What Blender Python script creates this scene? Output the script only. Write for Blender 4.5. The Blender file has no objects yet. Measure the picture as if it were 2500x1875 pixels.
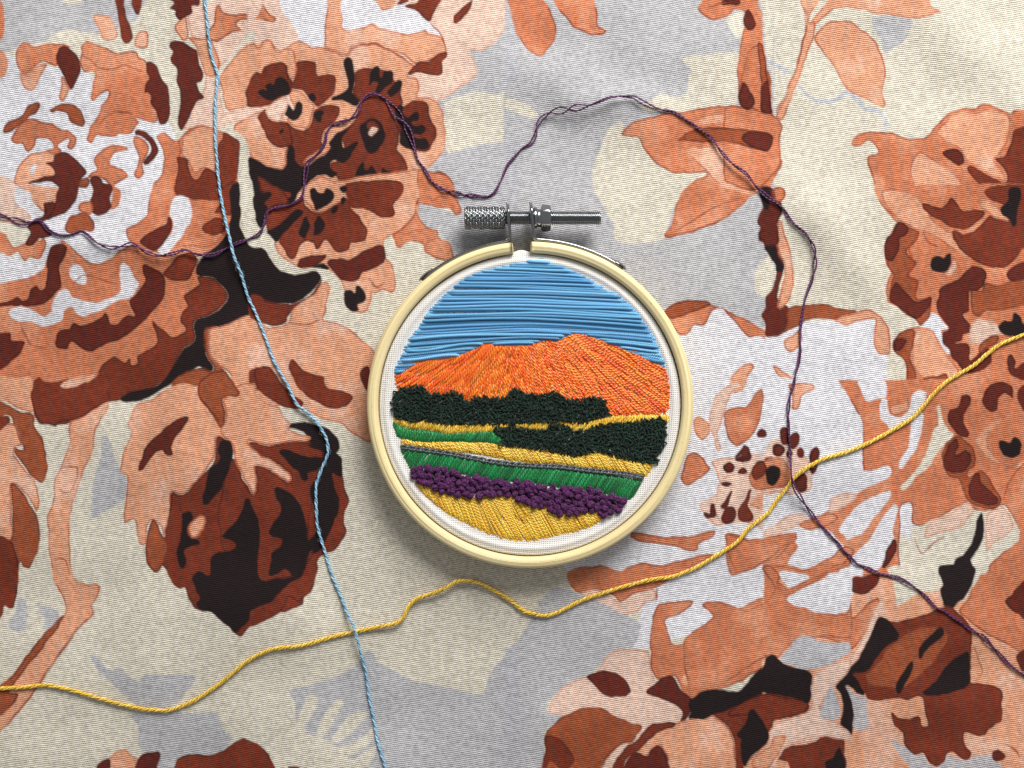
import bpy, math, random
import numpy as np
from mathutils import Vector

random.seed(7)
RNG = np.random.default_rng(11)
scene = bpy.context.scene
COL = scene.collection

# ------------------------------------------------------------------ camera
# lengths in metres; drawing coordinates are tenths of a millimetre on the cloth
D = 0.36
U = 1e-4
cam_d = bpy.data.cameras.new('camera')
cam_d.sensor_fit = 'HORIZONTAL'
cam_d.sensor_width = 36.0
cam_d.lens = 36.0 * D / 0.25
cam_d.clip_start = 0.01
cam_d.clip_end = 10
cam = bpy.data.objects.new('camera', cam_d)
cam.location = (0, 0, D)
COL.objects.link(cam)
scene.camera = cam

# ------------------------------------------------------------------ light
world = bpy.data.worlds.new('World')
scene.world = world
world.use_nodes = True
wb = world.node_tree.nodes['Background']
wb.inputs[0].default_value = (0.95, 0.97, 1.0, 1)
wb.inputs[1].default_value = 0.30


def area(name, loc, size, power, color):
    l = bpy.data.lights.new(name, 'AREA')
    l.shape = 'RECTANGLE'
    l.size, l.size_y = size
    l.energy = power
    l.color = color
    o = bpy.data.objects.new(name, l)
    o.location = loc
    o.rotation_euler = (Vector((0, 0, 0)) - Vector(loc)).to_track_quat('-Z', 'Y').to_euler()
    COL.objects.link(o)


area('window_light', (0.22, 0.58, 0.46), (0.42, 0.34), 9.8, (1.0, 0.985, 0.96))

vs = scene.view_settings
vs.view_transform = 'Standard'
vs.look = 'None'
vs.exposure = 0.0
vs.gamma = 1.0
scene.render.film_transparent = False
scene.cycles.max_bounces = 6


# ------------------------------------------------------------------ helpers
def lin(rgb):
    c = np.asarray(rgb, float) / 255.0
    return np.where(c <= 0.04045, c / 12.92, ((c + 0.055) / 1.055) ** 2.4)


def at(px, py, z=0.0):
    """drawing coordinates (0.1 mm, y down) of a point standing z metres above the cloth"""
    f = (D - z) / D
    return np.stack([(np.asarray(px) - 1250.0) * U * f, (937.5 - np.asarray(py)) * U * f,
                     np.zeros_like(np.asarray(px, float)) + z], -1)


def sstep(a, b, x):
    t = np.clip((x - a) / (b - a), 0, 1)
    return t * t * (3 - 2 * t)


def noise2(h, w, cell, seed, octaves=1):
    """smooth value noise, roughly -1..1"""
    out = np.zeros((h, w), np.float32)
    amp, tot = 1.0, 0.0
    for o in range(octaves):
        r = np.random.default_rng(seed + o)
        c = max(cell / 2 ** o, 1.5)
        gh, gw = int(h / c) + 3, int(w / c) + 3
        g = r.uniform(-1, 1, (gh, gw)).astype(np.float32)
        y = np.arange(h, dtype=np.float32) / c
        x = np.arange(w, dtype=np.float32) / c
        yi, xi = y.astype(int), x.astype(int)
        fy, fx = y - yi, x - xi
        fy = (fy * fy * (3 - 2 * fy))[:, None]
        fx = (fx * fx * (3 - 2 * fx))[None, :]
        rows = g[yi] * (1 - fy) + g[yi + 1] * fy
        out += amp * (rows[:, xi] * (1 - fx) + rows[:, xi + 1] * fx)
        tot += amp
        amp *= 0.5
    return out / tot


def spline(pts, closed=True, n=6):
    """Catmull-Rom through the points"""
    p = np.asarray(pts, float)
    if closed:
        a, b, c, d = np.roll(p, 1, 0), p, np.roll(p, -1, 0), np.roll(p, -2, 0)
    else:
        e = np.vstack([2 * p[0] - p[1], p, 2 * p[-1] - p[-2]])
        a, b, c, d = e[:-3], e[1:-2], e[2:-1], e[3:]
    t = (np.arange(n) / n)[None, :, None]
    a, b, c, d = (v[:, None, :] for v in (a, b, c, d))
    def tan(p0, p1, p2):                   # tangents shortened beside short edges, so corners stay tight
        l0, l1 = (np.linalg.norm(v, axis=-1, keepdims=True) for v in (p1 - p0, p2 - p1))
        v = p2 - p0
        return v / (np.linalg.norm(v, axis=-1, keepdims=True) + 1e-9) * np.minimum(np.minimum(l0, l1), 40.0) * 0.85
    m1, m2 = tan(a, b, c), tan(b, c, d)
    q = ((2 * t ** 3 - 3 * t ** 2 + 1) * b + (t ** 3 - 2 * t ** 2 + t) * m1
         + (-2 * t ** 3 + 3 * t ** 2) * c + (t ** 3 - t ** 2) * m2).reshape(-1, p.shape[1])
    if not closed:
        q = np.vstack([q, p[-1:]])
    return q


def poly_mask(poly, w, h):
    """even-odd fill of a polygon on a w x h raster"""
    x0, y0 = poly[:, 0], poly[:, 1]
    x1, y1 = np.roll(x0, -1), np.roll(y0, -1)
    yc = np.arange(h)[:, None] + 0.5
    hit = ((y0 <= yc) & (y1 > yc)) | ((y1 <= yc) & (y0 > yc))
    r, e = np.nonzero(hit)
    x = x0[e] + (r + 0.5 - y0[e]) / (y1[e] - y0[e]) * (x1[e] - x0[e])
    xi = np.clip(np.ceil(x - 0.5).astype(int), 0, w)
    dif = np.zeros((h, w + 1), np.int32)
    np.add.at(dif, (r, xi), 1)
    return (np.cumsum(dif, 1)[:, :w] & 1).astype(bool)


def box_blur(m, r):
    for ax in (0, 1):
        pad = [(0, 0), (0, 0)]
        pad[ax] = (r + 1, r)
        c = np.cumsum(np.pad(m, pad, mode='edge'), axis=ax)
        n = m.shape[ax]
        hi = np.take(c, np.arange(2 * r + 1, 2 * r + 1 + n), axis=ax)
        lo = np.take(c, np.arange(0, n), axis=ax)
        m = (hi - lo) / (2 * r + 1)
    return m


# ------------------------------------------------------------------ materials
def new_mat(name):
    m = bpy.data.materials.new(name)
    m.use_nodes = True
    nt = m.node_tree
    return m, nt, nt.nodes['Principled BSDF']


def nd(nt, kind, **kw):
    n = nt.nodes.new(kind)
    for k, v in kw.items():
        setattr(n, k, v)
    return n


def mth(nt, op, a, b=None):
    n = nd(nt, 'ShaderNodeMath', operation=op)
    for i, v in enumerate((a, b)):
        if v is None:
            continue
        if hasattr(v, 'is_linked') or hasattr(v, 'links'):
            nt.links.new(v, n.inputs[i])
        else:
            n.inputs[i].default_value = v
    return n.outputs[0]


def weave_mat(name, attr, base, pitch_x, pitch_y, angle, hole, depth, mode, rough=0.85):
    """cloth: colour from the print, small dark gaps between the yarns, matching relief"""
    m, nt, bsdf = new_mat(name)
    L = nt.links.new
    if attr:
        a = nd(nt, 'ShaderNodeAttribute', attribute_name=attr)
        colour = a.outputs['Color']
    else:
        rgb = nd(nt, 'ShaderNodeRGB')
        rgb.outputs[0].default_value = (*base, 1)
        colour = rgb.outputs[0]
    tc = nd(nt, 'ShaderNodeTexCoord')
    mp = nd(nt, 'ShaderNodeMapping')
    mp.inputs['Rotation'].default_value = (0, 0, math.radians(angle))
    L(tc.outputs['Object'], mp.inputs['Vector'])
    wob = nd(nt, 'ShaderNodeTexNoise')
    wob.inputs['Scale'].default_value = 260
    wob.inputs['Detail'].default_value = 3
    L(mp.outputs[0], wob.inputs['Vector'])
    off = nd(nt, 'ShaderNodeVectorMath', operation='SCALE')
    L(wob.outputs['Color'], off.inputs[0])
    off.inputs['Scale'].default_value = 0.00035
    add = nd(nt, 'ShaderNodeVectorMath', operation='ADD')
    L(mp.outputs[0], add.inputs[0])
    L(off.outputs[0], add.inputs[1])
    sp = nd(nt, 'ShaderNodeSeparateXYZ')
    L(add.outputs[0], sp.inputs[0])
    row = mth(nt, 'FLOOR', mth(nt, 'DIVIDE', sp.outputs['Y'], pitch_y))
    sx = sp.outputs['X']
    if mode == 'knit':
        sx = mth(nt, 'ADD', sx, mth(nt, 'MULTIPLY', mth(nt, 'MODULO', row, 2.0), pitch_x * 0.5))
    wx = mth(nt, 'ABSOLUTE', mth(nt, 'SINE', mth(nt, 'MULTIPLY', sx, math.pi / pitch_x)))
    wy = mth(nt, 'ABSOLUTE', mth(nt, 'SINE', mth(nt, 'MULTIPLY', sp.outputs['Y'], math.pi / pitch_y)))
    if mode == 'knit':      # horizontal ribs with a loop between every two gaps
        hgt = mth(nt, 'MAXIMUM', mth(nt, 'MULTIPLY', wy, 0.9), mth(nt, 'MULTIPLY', mth(nt, 'MULTIPLY', wx, wx), 0.75))
    else:
        hgt = mth(nt, 'MAXIMUM', wx, wy)
    # uneven yarn: a grain that survives at viewing distance
    gr = nd(nt, 'ShaderNodeTexNoise')
    gr.inputs['Scale'].default_value = 900
    gr.inputs['Detail'].default_value = 4
    gr.inputs['Roughness'].default_value = 0.7
    L(mp.outputs[0], gr.inputs['Vector'])
    gs = nd(nt, 'ShaderNodeMapRange')
    gs.inputs['From Min'].default_value = 0.3
    gs.inputs['From Max'].default_value = 0.7
    gs.inputs['To Min'].default_value = 0.74 if mode == 'knit' else 0.93
    gs.inputs['To Max'].default_value = 1.30 if mode == 'knit' else 1.05
    L(gr.outputs['Fac'], gs.inputs['Value'])
    ramp = nd(nt, 'ShaderNodeMapRange')
    ramp.inputs['From Min'].default_value = 0.12
    ramp.inputs['From Max'].default_value = 0.66
    ramp.inputs['To Min'].default_value = hole
    ramp.inputs['To Max'].default_value = 1.0
    L(hgt, ramp.inputs['Value'])
    fac = mth(nt, 'MULTIPLY', ramp.outputs[0], gs.outputs[0])
    mul = nd(nt, 'ShaderNodeVectorMath', operation='SCALE')
    L(colour, mul.inputs[0])
    L(fac, mul.inputs['Scale'])
    L(mul.outputs[0], bsdf.inputs['Base Color'])
    bsdf.inputs['Roughness'].default_value = rough
    bsdf.inputs['Specular IOR Level'].default_value = 0.2
    bsdf.inputs['Sheen Weight'].default_value = 0.06
    bp = nd(nt, 'ShaderNodeBump')
    bp.inputs['Strength'].default_value = 0.7
    bp.inputs['Distance'].default_value = depth
    hh = mth(nt, 'ADD', hgt, mth(nt, 'MULTIPLY', gr.outputs['Fac'], 0.9))
    L(hh, bp.inputs['Height'])
    L(bp.outputs[0], bsdf.inputs['Normal'])
    return m


def floss_mat(name, rough=0.36, twist=1250.0, spec=0.55):
    """stranded cotton: colour per stitch, diagonal ply relief and its painted light and dark along the thread (uv in metres)"""
    m, nt, bsdf = new_mat(name)
    L = nt.links.new
    a = nd(nt, 'ShaderNodeAttribute', attribute_name='Col')
    uv = nd(nt, 'ShaderNodeUVMap')
    sp = nd(nt, 'ShaderNodeSeparateXYZ')
    L(uv.outputs[0], sp.inputs[0])
    ph = mth(nt, 'ADD', mth(nt, 'MULTIPLY', sp.outputs['X'], twist), mth(nt, 'MULTIPLY', sp.outputs['Y'], 2.0))
    w = mth(nt, 'ABSOLUTE', mth(nt, 'SINE', mth(nt, 'MULTIPLY', ph, math.pi)))
    ns = nd(nt, 'ShaderNodeTexNoise')
    ns.inputs['Scale'].default_value = 2500
    ns.inputs['Detail'].default_value = 3
    tc = nd(nt, 'ShaderNodeTexCoord')
    L(tc.outputs['Object'], ns.inputs['Vector'])
    hgt = mth(nt, 'ADD', mth(nt, 'MULTIPLY', w, 0.7), mth(nt, 'MULTIPLY', ns.outputs['Fac'], 0.6))
    mr = nd(nt, 'ShaderNodeMapRange')
    mr.inputs['From Min'].default_value = 0.2
    mr.inputs['From Max'].default_value = 1.1
    mr.inputs['To Min'].default_value = 0.42  # glints and groove shade of the twist, multiplied into the thread colour
    mr.inputs['To Max'].default_value = 1.22
    L(hgt, mr.inputs['Value'])
    mul = nd(nt, 'ShaderNodeVectorMath', operation='SCALE')
    L(a.outputs['Color'], mul.inputs[0])
    L(mr.outputs[0], mul.inputs['Scale'])
    L(mul.outputs[0], bsdf.inputs['Base Color'])
    bsdf.inputs['Roughness'].default_value = rough
    bsdf.inputs['Specular IOR Level'].default_value = spec
    bsdf.inputs['Sheen Weight'].default_value = 0.08
    bp = nd(nt, 'ShaderNodeBump')
    bp.inputs['Strength'].default_value = 0.8
    bp.inputs['Distance'].default_value = 0.0002
    L(hgt, bp.inputs['Height'])
    L(bp.outputs[0], bsdf.inputs['Normal'])
    return m


def bamboo_mat():
    m, nt, bsdf = new_mat('bamboo')
    L = nt.links.new
    uv = nd(nt, 'ShaderNodeUVMap')       # u along the ring (m), v across the section (m)
    mp = nd(nt, 'ShaderNodeMapping')
    mp.inputs['Scale'].default_value = (22, 3200, 1)
    L(uv.outputs[0], mp.inputs['Vector'])
    n1 = nd(nt, 'ShaderNodeTexNoise')
    n1.inputs['Scale'].default_value = 1.0
    n1.inputs['Detail'].default_value = 5
    n1.inputs['Roughness'].default_value = 0.65
    L(mp.outputs[0], n1.inputs['Vector'])
    r1 = nd(nt, 'ShaderNodeValToRGB')
    e = r1.color_ramp.elements
    e[0].position, e[0].color = 0.28, (*lin((196, 168, 112)), 1)
    e[1].position, e[1].color = 0.66, (*lin((240, 226, 182)), 1)
    k = r1.color_ramp.elements.new(0.46)
    k.color = (*lin((226, 206, 152)), 1)
    L(n1.outputs['Fac'], r1.inputs['Fac'])
    mp2 = nd(nt, 'ShaderNodeMapping')
    mp2.inputs['Scale'].default_value = (500, 2400, 1)
    L(uv.outputs[0], mp2.inputs['Vector'])
    n2 = nd(nt, 'ShaderNodeTexNoise')
    n2.inputs['Scale'].default_value = 1.0
    n2.inputs['Detail'].default_value = 2
    L(mp2.outputs[0], n2.inputs['Vector'])
    mr = nd(nt, 'ShaderNodeMapRange')
    mr.inputs['From Min'].default_value = 0.24
    mr.inputs['From Max'].default_value = 0.36
    mr.inputs['To Min'].default_value = 0.6
    mr.inputs['To Max'].default_value = 1.0
    L(n2.outputs['Fac'], mr.inputs['Value'])
    mul = nd(nt, 'ShaderNodeVectorMath', operation='SCALE')
    L(r1.outputs[0], mul.inputs[0])
    L(mr.outputs[0], mul.inputs['Scale'])
    L(mul.outputs[0], bsdf.inputs['Base Color'])
    bsdf.inputs['Roughness'].default_value = 0.38
    bsdf.inputs['Specular IOR Level'].default_value = 0.4
    bp = nd(nt, 'ShaderNodeBump')
    bp.inputs['Strength'].default_value = 0.6
    bp.inputs['Distance'].default_value = 0.0001
    L(n1.outputs['Fac'], bp.inputs['Height'])
    L(bp.outputs[0], bsdf.inputs['Normal'])
    return m


def metal_mat():
    m, nt, bsdf = new_mat('nickel_plated_steel')
    L = nt.links.new
    n = nd(nt, 'ShaderNodeTexNoise')
    n.inputs['Scale'].default_value = 700
    n.inputs['Detail'].default_value = 4
    tc = nd(nt, 'ShaderNodeTexCoord')
    L(tc.outputs['Object'], n.inputs['Vector'])
    mr = nd(nt, 'ShaderNodeMapRange')
    mr.inputs['To Min'].default_value = 0.12
    mr.inputs['To Max'].default_value = 0.28
    L(n.outputs['Fac'], mr.inputs['Value'])
    L(mr.outputs[0], bsdf.inputs['Roughness'])
    bsdf.inputs['Base Color'].default_value = (0.29, 0.30, 0.305, 1)
    bsdf.inputs['Metallic'].default_value = 1.0
    return m


# ------------------------------------------------------------------ mesh building
def mesh_from(name, verts, faces, mat, col=None, uv=None, smooth=True):
    """faces: (n,4) or (n,3) index array, or a list of both"""
    me = bpy.data.meshes.new(name)
    groups = [np.asarray(f, np.int32) for f in (faces if isinstance(faces, list) else [faces]) if len(f)]
    verts = np.asarray(verts, np.float32)
    me.vertices.add(len(verts))
    me.vertices.foreach_set('co', verts.ravel())
    loops = np.concatenate([f.ravel() for f in groups])
    sizes = np.concatenate([np.full(len(f), f.shape[1], np.int32) for f in groups])
    me.loops.add(len(loops))
    me.loops.foreach_set('vertex_index', loops)
    me.polygons.add(len(sizes))
    me.polygons.foreach_set('loop_start', np.concatenate([[0], np.cumsum(sizes)[:-1]]).astype(np.int32))
    me.polygons.foreach_set('use_smooth', np.full(len(sizes), smooth))
    if uv is not None:
        lay = me.uv_layers.new(name='UVMap')
        lay.data.foreach_set('uv', np.asarray(uv, np.float32)[loops].ravel())
    if col is not None:
        at_ = me.color_attributes.new('Col', 'FLOAT_COLOR', 'POINT')
        c = np.ones((len(verts), 4), np.float32)
        c[:, :3] = col
        at_.data.foreach_set('color', c.ravel())
    me.update(calc_edges=True)
    me.validate()
    me.materials.append(mat)
    return me


def add_obj(name, me, parent=None, kind=None):
    o = bpy.data.objects.new(name, me)
    COL.objects.link(o)
    if parent:
        o.parent = parent
        o.matrix_parent_inverse = parent.matrix_world.inverted()
    if kind:
        o['kind'] = kind
    return o


def thing(name, label, cat, loc=(0, 0, 0), group=None):
    o = bpy.data.objects.new(name, None)
    o.empty_display_size = 0.01
    o.location = loc
    COL.objects.link(o)
    bpy.context.view_layer.update()
    o['label'] = label
    o['category'] = cat
    if group:
        o['group'] = group
    return o


class Tubes:
    """collects tapered tubes along 3-D paths into one mesh"""

    def __init__(self, sides=6):
        self.sides = sides
        self.v, self.f, self.c, self.u, self.n = [], [], [], [], 0

    def add(self, path, radius, colour, flat=1.0, cap=True):
        p = np.asarray(path, float)
        n, s = len(p), self.sides
        r = np.broadcast_to(np.asarray(radius, float), (n,))
        t = np.gradient(p, axis=0)
        t /= np.linalg.norm(t, axis=1, keepdims=True) + 1e-12
        up = np.array([0, 0, 1.0])
        side = np.cross(t, up)
        ln = np.linalg.norm(side, axis=1, keepdims=True)
        side = np.where(ln > 0.05, side / (ln + 1e-12), np.array([1.0, 0, 0]))
        nor = np.cross(side, t)
        ang = np.arange(s) / s * 2 * math.pi
        ring = (side[:, None, :] * np.cos(ang)[None, :, None]
                + nor[:, None, :] * (np.sin(ang) * flat)[None, :, None])
        v = p[:, None, :] + ring * r[:, None, None]
        d = np.concatenate([[0], np.cumsum(np.linalg.norm(np.diff(p, axis=0), axis=1))]) + random.random() * 0.01
        u = np.stack(np.broadcast_arrays(d[:, None], (np.abs(np.arange(s) / s - 0.5) * 2)[None, :]), -1)
        i = np.arange(n - 1)[:, None] * s
        j = np.arange(s)[None, :]
        k = (np.arange(s)[None, :] + 1) % s
        q = np.stack([i + j, i + k, i + s + k, i + s + j], -1).reshape(-1, 4) + self.n
        self.v.append(v.reshape(-1, 3))
        self.u.append(u.reshape(-1, 2))
        self.f.append(q)
        self.c.append(np.broadcast_to(np.asarray(colour, float), (n * s, 3)) if np.ndim(colour) < 2
                      else np.repeat(np.asarray(colour), s, 0))
        self.n += n * s

    def mesh(self, name, mat):
        return mesh_from(name, np.concatenate(self.v), np.concatenate(self.f), mat,
                         np.concatenate(self.c), np.concatenate(self.u))


def lathe_x(profile, seg, cx, cy, cz, flat_ends=True):
    """surface of revolution about a line along X: profile = [(x, r)...] in metres"""
    pr = np.asarray(profile, float)
    a = np.arange(seg) / seg * 2 * math.pi
    v = np.stack([np.broadcast_to(cx + pr[:, 0:1], (len(pr), seg)),
                  cy + pr[:, 1:2] * np.cos(a)[None], cz + pr[:, 1:2] * np.sin(a)[None]], -1)
    i = np.arange(len(pr) - 1)[:, None] * seg
    j = np.arange(seg)[None]
    k = (j + 1) % seg
    return v.reshape(-1, 3), np.stack([i + j, i + k, i + seg + k, i + seg + j], -1).reshape(-1, 4)


# ------------------------------------------------------------------ the printed cloth
HX, HY, HR = 1294.0, 988.0, 400.0          # hoop centre and outer radius


def ridge(x, y, x0, y0, x1, y1, width, amp):
    dx, dy = x1 - x0, y1 - y0
    l2 = dx * dx + dy * dy
    t = ((x - x0) * dx + (y - y0) * dy) / l2
    d = np.abs((x - x0) * dy - (y - y0) * dx) / math.sqrt(l2)
    return amp * np.exp(-(d / width) ** 2) * sstep(-0.35, 0.15, t) * sstep(1.35, 0.85, t)


def cloth_z(x, y):
    """height of the cloth (m) at drawing coordinates: soft folds, flat under the hoop"""
    x, y = np.asarray(x, float), np.asarray(y, float)
    z = (0.9 * np.sin(x * 0.0063 + y * 0.0041 + 0.6) * np.sin(y * 0.0074 - x * 0.0022 + 1.1)
         + 0.45 * np.sin(x * 0.0139 - y * 0.0088 + 2.0) * np.sin(x * 0.0061 + y * 0.0127)
         + 0.22 * np.sin(x * 0.021 + y * 0.017 + 0.4) * np.sin(x * 0.013 - y * 0.023))
    z = z + ridge(x, y, 1180, 110, 1600, 300, 70, 1.5)
    z = z + ridge(x, y, 1380, 255, 1580, 235, 38, 0.9)
    z = z + ridge(x, y, 120, 590, 460, 640, 45, 1.2)
    z = z + ridge(x, y, 1960, 480, 2180, 760, 60, 1.4)
    z = z + ridge(x, y, 2300, 60, 2520, 260, 80, 1.5)
    z = z + ridge(x, y, 2040, 1600, 2420, 1760, 70, 1.0)
    z = z + ridge(x, y, 300, 1560, 760, 1500, 90, 1.0)
    d = np.hypot(x - HX, y - HY)
    return (z - 1.6) * sstep(390, 760, d) * 1e-3


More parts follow.
